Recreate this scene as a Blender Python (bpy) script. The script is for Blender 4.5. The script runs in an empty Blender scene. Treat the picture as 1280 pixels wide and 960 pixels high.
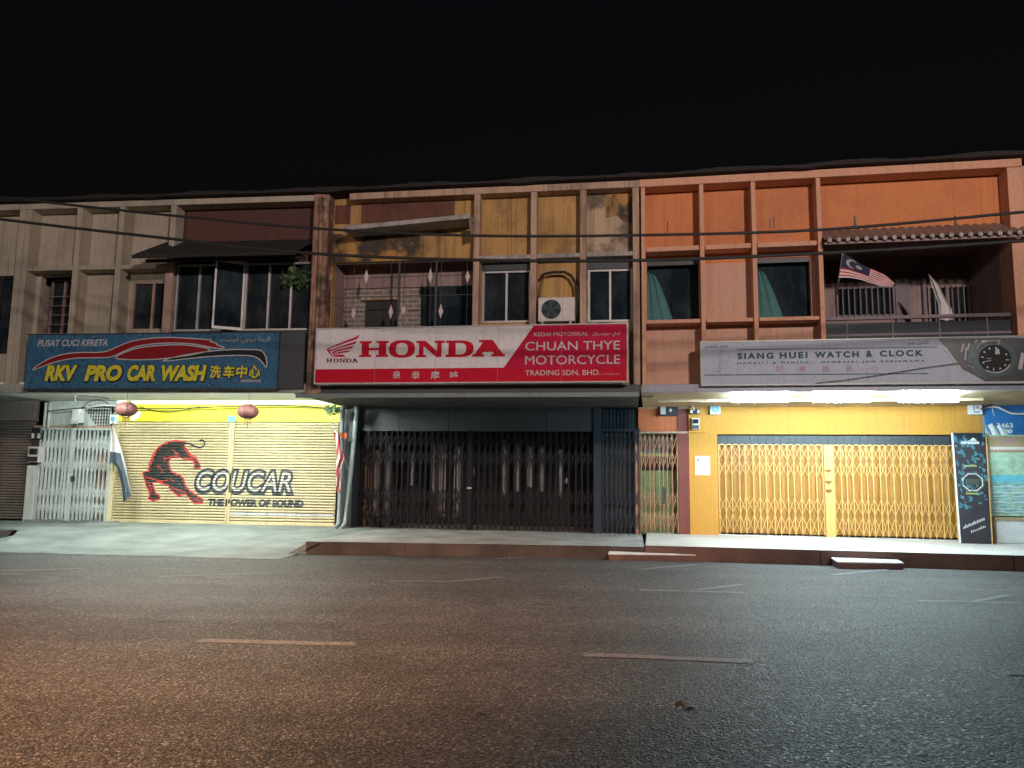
import bpy, bmesh, math, random
from mathutils import Matrix, Vector
random.seed(7)
scene = bpy.context.scene
COL = scene.collection

# ------------------------------------------------------------------ camera
PITCH, ROLL, CZ, FPX = math.radians(7), math.radians(.724), 1.4, 960.
cp, sp, cr, sr = math.cos(PITCH), math.sin(PITCH), math.cos(ROLL), math.sin(ROLL)
cam = bpy.data.cameras.new('camera'); cam.lens = 27; cam.sensor_width = 36
cam.clip_start = .05; cam.clip_end = 2000
camo = bpy.data.objects.new('camera', cam); COL.objects.link(camo)
camo.matrix_world = Matrix(((cr, -sr, 0, 0), (-sp*sr, -sp*cr, -cp, 0), (cp*sr, cp*cr, -sp, CZ), (0, 0, 0, 1)))
scene.camera = camo

# ------------------------------------------------------------------ night sky, exposure
world = bpy.data.worlds.new('World'); scene.world = world; world.use_nodes = True
nt = world.node_tree
sky = nt.nodes.new('ShaderNodeTexSky'); sky.sky_type = 'NISHITA'; sky.sun_disc = False
sky.sun_elevation = math.radians(-3); sky.sun_rotation = math.radians(200)
nt.links.new(sky.outputs[0], nt.nodes['Background'].inputs[0])
nt.nodes['Background'].inputs[1].default_value = .045
vs = scene.view_settings
vs.view_transform = 'Standard'; vs.look = 'None'; vs.exposure = 0.25; vs.gamma = 1; vs.use_curve_mapping = False
LAMP_FACADE, LAMP_ROAD, TUBE_R, TUBE_L = 10500., 16500., 195., 470.
WARM = (1.0, .50, .27)
PALE = (1.0, .83, .77)

# ------------------------------------------------------------------ materials
def newmat(name):
    m = bpy.data.materials.new(name); m.use_nodes = True
    n = m.node_tree; b = n.nodes['Principled BSDF']
    return m, n, b
def N(n, t, **kw):
    o = n.nodes.new('ShaderNode'+t)
    for k, v in kw.items(): setattr(o, k, v)
    return o
def pos(n, scale=(1, 1, 1)):
    g = N(n, 'NewGeometry'); mp = N(n, 'Mapping'); mp.inputs['Scale'].default_value = scale
    n.links.new(g.outputs['Position'], mp.inputs[0]); return mp.outputs[0]
def noise(n, scale, stretch=(1, 1, 1), detail=6, rough=.6):
    t = N(n, 'TexNoise'); t.inputs['Scale'].default_value = scale; t.inputs['Detail'].default_value = detail
    t.inputs['Roughness'].default_value = rough
    n.links.new(pos(n, stretch), t.inputs['Vector']); return t.outputs['Fac']
def ramp(n, src, stops):
    r = N(n, 'ValToRGB'); e = r.color_ramp.elements
    while len(e) < len(stops): e.new(.5)
    for i, (p, c) in enumerate(stops):
        e[i].position = p; e[i].color = (c, c, c, 1) if not hasattr(c, '__len__') else (*c, 1)
    n.links.new(src, r.inputs[0]); return r.outputs[0]
def mix(n, fac, a, b, mode='MIX'):
    m = N(n, 'Mix', data_type='RGBA', blend_type=mode)
    for sck, v in ((m.inputs[0], fac), (m.inputs[6], a), (m.inputs[7], b)):
        if hasattr(v, 'is_output'): n.links.new(v, sck)
        elif hasattr(v, '__len__'): sck.default_value = (*v, 1)
        else: sck.default_value = v
    return m.outputs[2]
def bump(n, b, h, strength=.3, dist=.01):
    bp = N(n, 'Bump'); bp.inputs['Strength'].default_value = strength; bp.inputs['Distance'].default_value = dist
    n.links.new(h, bp.inputs['Height']); n.links.new(bp.outputs[0], b.inputs['Normal'])
MATS = {}
def paint(name, col, dirt=(.06, .045, .03), amt=.5, streak=.5, scale=1.1, rough=.75, bmp=.25, metal=0, lo=.48, hi=.72):
    """wall paint or sheet metal with blotches, rain streaks and fine grain"""
    if name in MATS: return MATS[name]
    m, n, b = newmat(name)
    blot = ramp(n, noise(n, scale), [(lo, 0), (hi, 1)])
    st = ramp(n, noise(n, 2.2, (3.2, 3.2, .22)), [(.5, 0), (.75, 1)])
    st2 = ramp(n, noise(n, 4.5, (5.5, 5.5, .13), 3), [(.53, 1), (.72, 1-.5*min(1, streak+.15))])
    fine = ramp(n, noise(n, 28), [(.3, .82), (.7, 1.08)])
    c = mix(n, amt, col, mix(n, blot, col, dirt))
    mm = N(n, 'Math', operation='MULTIPLY'); n.links.new(st, mm.inputs[0]); mm.inputs[1].default_value = streak
    c = mix(n, mm.outputs[0], c, dirt)
    c = mix(n, 1.0, mix(n, 1.0, c, st2, 'MULTIPLY'), fine, 'MULTIPLY')
    n.links.new(c, b.inputs['Base Color'])
    b.inputs['Roughness'].default_value = rough; b.inputs['Metallic'].default_value = metal
    if bmp: bump(n, b, noise(n, 40), bmp, .004)
    MATS[name] = m; return m
def plain(name, col, rough=.5, metal=0, var=.12, scale=9):
    if name in MATS: return MATS[name]
    m, n, b = newmat(name)
    f = ramp(n, noise(n, scale), [(.3, 1-var), (.7, 1+var)])
    n.links.new(mix(n, 1.0, col, f, 'MULTIPLY'), b.inputs['Base Color'])
    b.inputs['Roughness'].default_value = rough; b.inputs['Metallic'].default_value = metal
    MATS[name] = m; return m
def emit(name, col, strength):
    if name in MATS: return MATS[name]
    m, n, b = newmat(name)
    b.inputs['Base Color'].default_value = (.8, .8, .8, 1)
    b.inputs['Emission Color'].default_value = (*col, 1); b.inputs['Emission Strength'].default_value = strength
    MATS[name] = m; return m
def asphalt():
    m, n, b = newmat('asphalt')
    v = N(n, 'TexVoronoi'); v.inputs['Scale'].default_value = 62; n.links.new(pos(n), v.inputs['Vector'])
    v2 = N(n, 'TexVoronoi'); v2.inputs['Scale'].default_value = 34; n.links.new(pos(n), v2.inputs['Vector'])
    sep = N(n, 'SeparateColor'); n.links.new(v.outputs['Color'], sep.inputs[0])
    stone = ramp(n, sep.outputs[0], [(.0, (.07, .07, .07)), (.55, (.14, .14, .138)), (.9, (.21, .21, .205)), (.98, (.42, .42, .41))])
    big = ramp(n, noise(n, .55, (1, 1, 1), 7, .65), [(.32, .6), (.5, 1.0), (.7, 1.2)])
    lane = ramp(n, noise(n, .8, (.07, 1.5, 1), 4), [(.38, .74), (.62, 1.12)])          # tyre-polished bands along the road
    c = mix(n, 1.0, mix(n, 1.0, stone, big, 'MULTIPLY'), lane, 'MULTIPLY')
    tar = ramp(n, v.outputs['Distance'], [(.25, 1), (.62, .3)])
    c = mix(n, 1.0, c, tar, 'MULTIPLY')
    oil = ramp(n, noise(n, 1.1, (1, 1.6, 1), 3, .5), [(.64, 1), (.72, .5)])              # oil and tar stains
    c = mix(n, 1.0, c, oil, 'MULTIPLY')
    w = N(n, 'TexVoronoi', feature='DISTANCE_TO_EDGE'); w.inputs['Scale'].default_value = .33
    wn = N(n, 'TexNoise'); wn.inputs['Scale'].default_value = 2.2; wn.inputs['Detail'].default_value = 6; n.links.new(pos(n), wn.inputs['Vector'])
    n.links.new(mix(n, .12, pos(n), wn.outputs['Color'], 'ADD'), w.inputs['Vector'])
    crack = ramp(n, w.outputs['Distance'], [(.0, .3), (.007, 1)])
    c = mix(n, ramp(n, noise(n, .4), [(.5, 0), (.56, .8)]), c, mix(n, 1.0, c, crack, 'MULTIPLY'))
    n.links.new(c, b.inputs['Base Color'])
    n.links.new(ramp(n, sep.outputs[1], [(.0, .75), (.8, .6), (1, .42)]), b.inputs['Roughness'])
    b.inputs['Specular IOR Level'].default_value = .4
    h = N(n, 'Math', operation='ADD')
    n.links.new(ramp(n, v.outputs['Distance'], [(0, 1), (.6, 0)]), h.inputs[0])
    n.links.new(ramp(n, v2.outputs['Distance'], [(0, .8), (.6, 0)]), h.inputs[1])
    bump(n, b, h.outputs[0], .9, .012)
    MATS['asphalt'] = m; return m
def concrete(name, col, dark=.55, rough=.8):
    m, n, b = newmat(name)
    a = ramp(n, noise(n, 1.3, (1, 1, 1), 8, .65), [(.35, dark), (.65, 1.1)])
    f = ramp(n, noise(n, 45), [(.3, .85), (.7, 1.1)])
    n.links.new(mix(n, 1.0, mix(n, 1.0, col, a, 'MULTIPLY'), f, 'MULTIPLY'), b.inputs['Base Color'])
    b.inputs['Roughness'].default_value = rough
    bump(n, b, noise(n, 60), .3, .005); MATS[name] = m; return m
def brick(name, c1, c2, mortar, scale=1):
    m, n, b = newmat(name)
    t = N(n, 'TexBrick'); t.inputs['Scale'].default_value = scale
    t.inputs['Color1'].default_value = (*c1, 1); t.inputs['Color2'].default_value = (*c2, 1); t.inputs['Mortar'].default_value = (*mortar, 1)
    t.inputs['Brick Width'].default_value = .26; t.inputs['Row Height'].default_value = .1; t.inputs['Mortar Size'].default_value = .012
    g = N(n, 'NewGeometry'); s = N(n, 'SeparateXYZ'); cb = N(n, 'CombineXYZ')
    n.links.new(g.outputs['Position'], s.inputs[0]); n.links.new(s.outputs[0], cb.inputs[0]); n.links.new(s.outputs[2], cb.inputs[1])
    n.links.new(cb.outputs[0], t.inputs['Vector']); n.links.new(t.outputs['Color'], b.inputs['Base Color'])
    b.inputs['Roughness'].default_value = .85; MATS[name] = m; return m
def droplets():
    m, n, b = newmat('blue_droplet_vinyl')
    v = N(n, 'TexVoronoi'); v.inputs['Scale'].default_value = 17; n.links.new(pos(n), v.inputs['Vector'])
    sp_ = ramp(n, v.outputs['Distance'], [(.10, (.34, .46, .56)), (.24, (.03, .09, .17))])
    sepc = N(n, 'SeparateColor'); n.links.new(v.outputs['Color'], sepc.inputs[0])
    msk = ramp(n, sepc.outputs[0], [(.62, 0), (.72, 1)])
    base = mix(n, ramp(n, noise(n, 2), [(.3, 0), (.7, 1)]), (.03, .11, .20), (.05, .155, .26))
    n.links.new(mix(n, msk, base, sp_), b.inputs['Base Color']); b.inputs['Roughness'].default_value = .6; b.inputs['Specular IOR Level'].default_value = .2
    MATS['blue_droplet_vinyl'] = m; return m
def glass(name, col=(.012, .016, .02), rough=.12, spec=.5):
    m, n, b = newmat(name); n.links.new(mix(n, ramp(n, noise(n, 2.4, (1, 1, .5), 7, .7), [(.42, 0), (.72, 1)]), col, (col[0]*3.2+.006, col[1]*2.8+.006, col[2]*2.4+.006)), b.inputs['Base Color']); b.inputs['Roughness'].default_value = rough
    b.inputs['Specular IOR Level'].default_value = spec
    bump(n, b, noise(n, 3), .05, .01); MATS[name] = m; return m

LOWGLOSS = ('c_gate', 'c_blue', 'pale_goods', 'sign_', 'vinyl_', 'ink_', 'logo_')
asphalt(); droplets()
glass('window_glass', (.012, .016, .02), .04, .08); glass('blue_glass', (.010, .016, .022), .5, 0.)
concrete('walk_concrete', (.34, .36, .35)); concrete('walk_tile', (.55, .53, .5), .8, .5); concrete('ramp_concrete', (.22, .255, .245), .6)
concrete('kerb_brown', (.062, .049, .043), .4); concrete('kerb_brown_lit', (.15, .085, .068), .5); concrete('white_slab', (.6, .6, .58), .75); concrete('ground_dark', (.06, .055, .05))
brick('balcony_brick', (.22, .175, .16), (.17, .14, .125), (.36, .31, .28))
P = paint
P('r_orange', (.58, .20, .065), (.36, .13, .07), .6, .2); P('r_fin', (.60, .31, .20), (.3, .17, .11), .4, .25)
P('r_hazed', (.54, .31, .22), (.36, .2, .15), .4, .25)  # wall orange turned pinkish, with the glare of the tubes in the colour
P('r_yellow', (.50, .235, .03), (.42, .22, .05), .5, .25); P('r_gate', (.70, .40, .12), (.3, .17, .05), .35, .25, rough=.45)
P('r_sheet', (.38, .185, .035), (.2, .1, .03), .5, .4, rough=.5)
P('r_ceiling', (.42, .32, .2), (.3, .2, .12), .5, .1); P('brown_wall', (.38, .27, .15), (.16, .1, .06), .7, .5)
P('rust_red', (.5, .14, .05), (.1, .03, .02), .5, .4); P('dark_red', (.17, .04, .03), (.05, .02, .02), .5, .4)
P('rust_gate', (.38, .19, .10), (.12, .055, .03), .6, .4, rough=.6); P('green_door', (.20, .28, .12), (.09, .12, .07), .5, .4)
P('c_yellow', (.45, .26, .085), (.13, .075, .035), .75, .7, lo=.5, hi=.66); P('c_fin', (.46, .31, .22), (.12, .075, .055), .7, .8)
P('c_stain', (.42, .22, .055), (.05, .038, .025), 1.0, .75, scale=2.2, lo=.42, hi=.55)
P('c_pillar', (.42, .24, .17), (.06, .04, .03), .9, .9, scale=2.6, lo=.45, hi=.58)
P('c_peel', (.44, .33, .22), (.10, .07, .045), .9, .5, scale=1.4, lo=.5, hi=.6)
P('faded_red', (.13, .045, .025), (.05, .025, .018), .8, .7, scale=2.5)
P('c_dark', (.032, .04, .046), (.02, .02, .02), .5, .3, rough=.5); P('c_blue', (.026, .034, .046), (.02, .02, .025), .4, .3, rough=.45)
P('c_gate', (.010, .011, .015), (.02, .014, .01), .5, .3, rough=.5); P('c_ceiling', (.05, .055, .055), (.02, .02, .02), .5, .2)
P('beam_grey', (.16, .21, .21), (.06, .07, .07), .5, .3, rough=.5); P('beam_steel', (.3, .32, .38), (.14, .14, .18), .5, .3, rough=.4)
P('l_beige', (.42, .37, .29), (.2, .17, .13), .5, .45); P('l_pink', (.42, .28, .24), (.2, .13, .11), .5, .4)
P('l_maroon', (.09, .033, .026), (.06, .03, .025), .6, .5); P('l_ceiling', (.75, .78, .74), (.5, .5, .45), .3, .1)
P('l_band', (.34, .36, .33), (.1, .1, .09), .6, .6); P('l_yellow', (.66, .62, .012), (.5, .42, .05), .25, .2, rough=.5)
P('l_shutter', (.62, .53, .31), (.36, .31, .2), .35, .3, rough=.5); P('grey_shutter', (.20, .17, .15), (.1, .08, .07), .5, .4, rough=.5)
P('l_gate', (.50, .56, .56), (.22, .2, .17), .5, .4, rough=.5); P('l_white', (.55, .6, .58), (.3, .28, .25), .5, .5)
P('roof_dark', (.02, .017, .016), (.015, .012, .01), .6, .3, rough=.9); P('awning_red', (.24, .15, .12), (.05, .03, .025), .7, .5, rough=.7)
P('balcony_dark', (.30, .21, .20), (.06, .045, .045), .6, .4); P('concrete_lip', (.38, .35, .33), (.08, .07, .06), .7, .6)
P('balcony_rail', (.2, .17, .18), (.08, .06, .06), .4, .3)
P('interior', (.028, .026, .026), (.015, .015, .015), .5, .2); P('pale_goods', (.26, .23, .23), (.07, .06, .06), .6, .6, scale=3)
plain('white_metal', (.4, .4, .39), .4); plain('alu', (.42, .41, .40), .4, .4); plain('dull_white', (.5, .48, .46), .6)
plain('ac_white', (.52, .48, .44), .5); plain('black_rubber', (.012, .012, .012), .7); plain('dark_plastic', (.025, .025, .03), .5)
P('sign_white', (.68, .65, .67), (.45, .42, .41), .3, .08, rough=.65, bmp=0); P('sign_red', (.50, .008, .03), (.32, .01, .02), .3, .08, rough=.65, bmp=0)
P('sign_wine', (.46, .010, .05), (.3, .01, .03), .3, .08, rough=.65, bmp=0); plain('logo_wine', (.15, .008, .03), .4, var=.05)
P('sign_grey', (.42, .47, .56), (.33, .37, .43), .3, .1, rough=.6, bmp=0); plain('ink_navy', (.025, .07, .11), .5); plain('ink_grey', (.26, .26, .31), .5)
plain('ink_pale_red', (.42, .24, .28), .5); plain('ink_black', (.016, .018, .02), .5); plain('vinyl_red', (.22, .014, .02), .4)
plain('vinyl_yellow', (.60, .54, .05), .4, var=.2, scale=14); plain('vinyl_grey', (.46, .46, .47), .4)
plain('art_black', (.014, .02, .024), .5); plain('art_red', (.55, .05, .04), .5); plain('art_white', (.66, .64, .50), .5)
plain('photo_dark', (.018, .028, .035), .35, var=.5, scale=6); plain('steel_dark', (.06, .085, .095), .3, .5); plain('lume', (.34, .35, .34), .4)
plain('poster_dark', (.02, .023, .03), .35, var=.3, scale=5); plain('poster_teal', (.04, .16, .22), .4, var=.5, scale=12); plain('lcd', (.05, .07, .05), .3)
plain('poster_green', (.25, .33, .12), .4); plain('board_teal', (.20, .46, .46), .35, var=.3, scale=9); plain('board_mint', (.34, .55, .42), .35, var=.25, scale=9)
plain('board_cyan', (.12, .50, .62), .35); plain('board_tan', (.33, .26, .16), .5); plain('pale_grey', (.62, .66, .66), .5)
plain('sky_blue_panel', (.03, .14, .36), .4); plain('torn_white', (.6, .63, .62), .7); plain('label_blue', (.12, .36, .55), .5)
plain('flag_red', (.42, .035, .045), .8); plain('flag_white', (.55, .53, .52), .8); plain('flag_blue', (.010, .012, .045), .8); plain('flag_yellow', (.34, .32, .26), .8)
plain('flag_dark', (.05, .07, .09), .8); plain('reflection_teal', (.06, .17, .17), .8); plain('lantern_red', (.055, .012, .009), .7, var=.3, scale=20)
plain('leaf', (.045, .10, .03), .6, var=.4); plain('stem', (.10, .07, .04), .8); plain('pipe_grey', (.22, .27, .27), .4); plain('pvc_white', (.5, .52, .5), .4)
plain('brass', (.22, .14, .05), .4, .7); plain('road_paint_x', (.42, .42, .40), .7, var=.3, scale=14)
def worn_paint():
    m, n, b = newmat('road_paint')
    f = ramp(n, noise(n, 16, (1, 1, 1), 8, .75), [(.36, (.10, .098, .095)), (.52, (.22, .225, .23))])
    n.links.new(mix(n, 1.0, f, ramp(n, noise(n, 70), [(.3, .7), (.7, 1.1)]), 'MULTIPLY'), b.inputs['Base Color']); b.inputs['Roughness'].default_value = .7
    bump(n, b, noise(n, 70), .6, .01); MATS['road_paint'] = m
worn_paint()
plain('wood', (.2, .12, .06), .7)
plain('orange_rag', (.5, .10, .03), .8); plain('ceramic', (.5, .42, .38), .4); plain('lamp_grey', (.25, .25, .25), .5, .5)
emit('tube_right', (.66, .90, 1.0), TUBE_R); emit('tube_left', (.90, 1.0, .93), TUBE_L)

for k_, m_ in MATS.items():
    if k_.startswith(LOWGLOSS): m_.node_tree.nodes['Principled BSDF'].inputs['Specular IOR Level'].default_value = .12

# ------------------------------------------------------------------ frames of reference: each house front has its own line and yaw
def ray(x, y):
    a, b = (x-640)/FPX, -(y-480)/FPX
    X, U = cr*a-sr*b, sr*a+cr*b
    return X, cp-sp*U, cp*U+sp
class Unit:
    """u runs right along the front, y into the house, z up"""
    def __init__(s, O, deg):
        s.O = O; s.a = math.radians(deg); s.ud = (math.cos(s.a), -math.sin(s.a)); s.nd = (math.sin(s.a), math.cos(s.a))
    def at(s, x, y, d=0):
        R = ray(x, y); n = s.nd
        t = (s.O[0]*n[0]+s.O[1]*n[1]+d)/(R[0]*n[0]+R[1]*n[1])
        return ((R[0]*t-s.O[0])*s.ud[0]+(R[1]*t-s.O[1])*s.ud[1], CZ+R[2]*t)
    def u(s, x, y, d=0): return s.at(x, y, d)[0]
    def z(s, x, y, d=0): return s.at(x, y, d)[1]
    def rect(s, x0, y0, x1, y1, d=0):
        xm, ym = (x0+x1)/2, (y0+y1)/2
        return s.u(x0, ym, d), s.u(x1, ym, d), s.z(xm, y1, d), s.z(xm, y0, d)      # u0,u1,z0,z1
    def gnd(s, x, y, z=0):
        R = ray(x, y); t = (z-CZ)/R[2]; p = (R[0]*t-s.O[0], R[1]*t-s.O[1])
        return p[0]*s.ud[0]+p[1]*s.ud[1], p[0]*s.nd[0]+p[1]*s.nd[1]
    def w(s, u, d): return s.O[0]+u*s.ud[0]+d*s.nd[0], s.O[1]+u*s.ud[1]+d*s.nd[1]
    def mat(s, o):
        x, y = s.w(o[0], o[1]); return Matrix.Translation((x, y, o[2])) @ Matrix.Rotation(-s.a, 4, 'Z')
R = Unit((2.38288, 14.1), 10.43); C = Unit((2.38288, 14.1), 8.75); L = Unit((-4.06593, 15.09257), 6.68); W = Unit((0, 0), 0)
META = {}
def setp(o, label=None, cat=None, group=None, kind=None):
    for k, v in (('label', label), ('category', cat), ('group', group), ('kind', kind)):
        if v: o[k] = v
def thing(name, U, org, label, cat, group=None):
    o = bpy.data.objects.new(name, None); o.empty_display_size = .2; COL.objects.link(o)
    o.matrix_world = U.mat(org); META[o.name] = (U, org); setp(o, label, cat, group); return o

class MB:
    def __init__(s): s.v = []; s.f = []; s.m = []; s.mi = 0
    def add(s, vs_, fs):
        k = len(s.v); s.v += [tuple(p) for p in vs_]; s.f += [tuple(i+k for i in f) for f in fs]; s.m += [s.mi]*len(fs); return s
    def box(s, u0, u1, y0, y1, z0, z1):
        u0, u1 = min(u0, u1), max(u0, u1); z0, z1 = min(z0, z1), max(z0, z1); y0, y1 = min(y0, y1), max(y0, y1)
        return s.add([(u0, y0, z0), (u1, y0, z0), (u1, y1, z0), (u0, y1, z0), (u0, y0, z1), (u1, y0, z1), (u1, y1, z1), (u0, y1, z1)],
                     [(0, 1, 5, 4), (1, 2, 6, 5), (2, 3, 7, 6), (3, 0, 4, 7), (4, 5, 6, 7), (3, 2, 1, 0)])
    def hexa(s, b, t):
        return s.add(list(b)+list(t), [(0, 1, 5, 4), (1, 2, 6, 5), (2, 3, 7, 6), (3, 0, 4, 7), (4, 5, 6, 7), (3, 2, 1, 0)])
    def poly(s, pts): return s.add(pts, [tuple(range(len(pts)))])
    def flat(s, pts, y):                       # polygon in the u-z plane facing the street
        a = sum(pts[i][0]*pts[(i+1) % len(pts)][1]-pts[(i+1) % len(pts)][0]*pts[i][1] for i in range(len(pts)))
        if a < 0: pts = pts[::-1]
        return s.poly([(p[0], y, p[1]) for p in pts])
    def prism(s, pts, y0, y1):
        a = sum(pts[i][0]*pts[(i+1) % len(pts)][1]-pts[(i+1) % len(pts)][0]*pts[i][1] for i in range(len(pts)))
        if a < 0: pts = pts[::-1]
        n = len(pts)
        return s.add([(p[0], y0, p[1]) for p in pts]+[(p[0], y1, p[1]) for p in pts],
                     [tuple(range(n)), tuple(range(2*n-1, n-1, -1))]+[(i+n, (i+1) % n+n, (i+1) % n, i) for i in range(n)])
    def stroke(s, pts, w, y, closed=False):    # flat ribbon
        n = len(pts); P2 = []
        for i in range(n):
            a = pts[(i-1) % n] if (closed or i) else pts[0]; b = pts[(i+1) % n] if (closed or i < n-1) else pts[-1]
            dx, dz = b[0]-a[0], b[1]-a[1]; l = math.hypot(dx, dz) or 1
            P2.append((pts[i], (-dz/l*w/2, dx/l*w/2)))
        vs_ = [(p[0]+q[0], y, p[1]+q[1]) for p, q in P2]+[(p[0]-q[0], y, p[1]-q[1]) for p, q in P2]
        return s.add(vs_, [(i+n, (i+1) % n+n, (i+1) % n, i) for i in range(n if closed else n-1)])
    def tube(s, pts, r, seg=8):
        pts = [Vector(p) for p in pts]; n = len(pts); vs_ = []; up = Vector((.13, .31, .94)).normalized()
        for i, p in enumerate(pts):
            t = (pts[min(i+1, n-1)]-pts[max(i-1, 0)]).normalized()
            a = t.cross(up if abs(t.dot(up)) < .95 else Vector((1, 0, 0))).normalized(); b = t.cross(a)
            rr = r[i] if hasattr(r, '__len__') else r
            for k in range(seg):
                q = 2*math.pi*k/seg; vs_.append(p+a*math.cos(q)*rr+b*math.sin(q)*rr)
        fs = [(i*seg+k, i*seg+(k+1) % seg, (i+1)*seg+(k+1) % seg, (i+1)*seg+k) for i in range(n-1) for k in range(seg)]
        return s.add(vs_, fs+[tuple(range(seg))[::-1], tuple(range((n-1)*seg, n*seg))])
    def bar(s, p, q, w, t):                    # flat bar between two points in a u-z plane: w wide, t deep
        dx, dz = q[0]-p[0], q[2]-p[2]; l = math.hypot(dx, dz) or 1; ox, oz = -dz/l*w/2, dx/l*w/2
        f = [(p[0]-ox, p[1], p[2]-oz), (q[0]-ox, q[1], q[2]-oz), (q[0]+ox, q[1], q[2]+oz), (p[0]+ox, p[1], p[2]+oz)]
        bk = [(a, b+t, c) for a, b, c in f]
        return s.add(f+bk, [(0, 1, 2, 3), (7, 6, 5, 4), (0, 4, 5, 1), (1, 5, 6, 2), (2, 6, 7, 3), (3, 7, 4, 0)])
    def lathe(s, c, prof, seg=20, axis='z'):
        vs_ = []
        for r, h in prof:
            for k in range(seg):
                q = 2*math.pi*k/seg; a, b = r*math.cos(q), r*math.sin(q)
                vs_.append((c[0]+a, c[1]+b, c[2]+h) if axis == 'z' else (c[0]+a, c[1]+h, c[2]+b))
        n = len(prof)
        return s.add(vs_, [(i*seg+k, i*seg+(k+1) % seg, (i+1)*seg+(k+1) % seg, (i+1)*seg+k) for i in range(n-1) for k in range(seg)]+[tuple(range(seg))[::-1], tuple(range((n-1)*seg, n*seg))])
    def disc(s, c, r0, r1, y, seg=36, sx=1, a0=0, a1=360):       # ring (r0=0 for a disc) facing the street
        full = a1-a0 >= 360
        if r0 <= 0: return s.flat([(c[0]+r1*sx*math.cos(math.radians(a0+(a1-a0)*k/seg)), c[1]+r1*math.sin(math.radians(a0+(a1-a0)*k/seg))) for k in range(seg)], y)
        n = seg+1; vs_ = []
        for rr in (r0, r1):
            for k in range(n):
                q = math.radians(a0+(a1-a0)*k/seg); vs_.append((c[0]+rr*sx*math.cos(q), y, c[1]+rr*math.sin(q)))
        return s.add(vs_, [(k, k+1, n+k+1, n+k)[::-1] for k in range(seg)])
    def text(s, body, rc, y, shear=0, off=0, space=1):
        """lettering stretched into the box rc = u0,u1,z0,z1"""
        if off and 'M' in body:            # the font's M cannot be thickened: lay shifted copies instead
            w = (rc[1]-rc[0])/max(1, len(body))*off*.9
            for k, d in enumerate((-w, 0, w)): s.text(body, (rc[0]+d, rc[1]+d, rc[2], rc[3]), y-.0007*k, shear, 0, space)
            return s
        c = bpy.data.curves.new('lettering', 'FONT'); c.body = body; c.shear = shear; c.offset = off; c.space_character = space; c.resolution_u = 4
        o = bpy.data.objects.new('lettering', c); COL.objects.link(o)
        me = bpy.data.meshes.new_from_object(o.evaluated_get(bpy.context.evaluated_depsgraph_get()))
        xs = [v.co.x for v in me.vertices]; ys = [v.co.y for v in me.vertices]
        x0, x1, y0, y1 = min(xs), max(xs), min(ys), max(ys); u0, u1, z0, z1 = rc
        s.add([(u0+(v.co.x-x0)/(x1-x0)*(u1-u0), y, z0+(v.co.y-y0)/(y1-y0)*(z1-z0)) for v in me.vertices], [tuple(p.vertices) for p in me.polygons])
        bpy.data.objects.remove(o); bpy.data.curves.remove(c); bpy.data.meshes.remove(me); return s
    def grid(s, fn, nu, nv, mat=None):
        k = len(s.v); s.v += [fn(i/nu, j/nv) for j in range(nv+1) for i in range(nu+1)]
        for j in range(nv):
            for i in range(nu):
                a = k+j*(nu+1)+i; s.f.append((a, a+nu+1, a+nu+2, a+1)); s.m.append(mat((i+.5)/nu, (j+.5)/nv) if mat else s.mi)
        return s
    def build(s, name, mats, parent=None, U=None, org=(0, 0, 0), label=None, cat=None, group=None, kind=None, smooth=False, bevel=0):
        if not isinstance(mats, (list, tuple)): mats = [mats]
        if parent: U, org = META[parent.name]
        me = bpy.data.meshes.new(name)
        me.from_pydata([(a-org[0], b-org[1], c-org[2]) for a, b, c in s.v], [], s.f)
        for m in mats: me.materials.append(MATS[m])
        for p, i in zip(me.polygons, s.m): p.material_index = i; p.use_smooth = smooth
        o = bpy.data.objects.new(name, me); COL.objects.link(o)
        if parent: o.parent = parent; META[o.name] = (U, org)
        else: o.matrix_world = U.mat(org); META[o.name] = (U, org)
        if bevel:
            b = o.modifiers.new('bevel', 'BEVEL'); b.width = bevel; b.segments = 2; b.limit_method = 'ANGLE'
        setp(o, label, cat, group, kind); return o

def builds(mb, name, mats, parent, **kw):
    """each separate piece of the mesh becomes a part of its own"""
    par = list(range(len(mb.v)))
    def find(i):
        while par[i] != i: par[i] = par[par[i]]; i = par[i]
        return i
    for f in mb.f:
        for i in f[1:]: par[find(i)] = find(f[0])
    comp = {}
    for f, mi in zip(mb.f, mb.m): comp.setdefault(find(f[0]), []).append((f, mi))
    for fs in comp.values():
        q = MB(); idx = {}
        for f, mi in fs:
            for i in f:
                if i not in idx: idx[i] = len(q.v); q.v.append(mb.v[i])
            q.f.append(tuple(idx[i] for i in f)); q.m.append(mi)
        q.build(name, mats, parent, **kw)
def wall(mb, u0, u1, z0, z1, y, th, holes=()):
    us = sorted({u0, u1, *[min(max(h[i], u0), u1) for h in holes for i in (0, 1)]}); zs = sorted({z0, z1, *[min(max(h[i], z0), z1) for h in holes for i in (2, 3)]})
    for a, b in zip(us, us[1:]):
        run = None
        for c, d in list(zip(zs, zs[1:]))+[(None, None)]:
            solid = c is not None and not any(h[0] < (a+b)/2 < h[1] and h[2] < (c+d)/2 < h[3] for h in holes)
            if solid: run = (run[0] if run else c, d)
            elif run: mb.box(a, b, y, y+th, *run); run = None
    return mb
ZROOF, ZSOF, ZF, G = 7.1, 3.0, .215, 3.0

# ================================================================== GROUND
mb = MB(); mb.poly([(-300, -300, -.03), (300, -300, -.03), (300, 300, -.03), (-300, 300, -.03)]); mb.build('ground', 'ground_dark', U=W, kind='structure')
mb = MB()
mb.poly([(-60, -9, 0), (60, -9, 0), (60, 22, 0), (-60, 22, 0)]); mb.build('road', 'asphalt', U=W, kind='structure')
mb = MB(); mb.box(-60, 60, -16, -9, -.02, .15); mb.build('far_pavement', 'walk_concrete', U=W, kind='structure')

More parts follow.
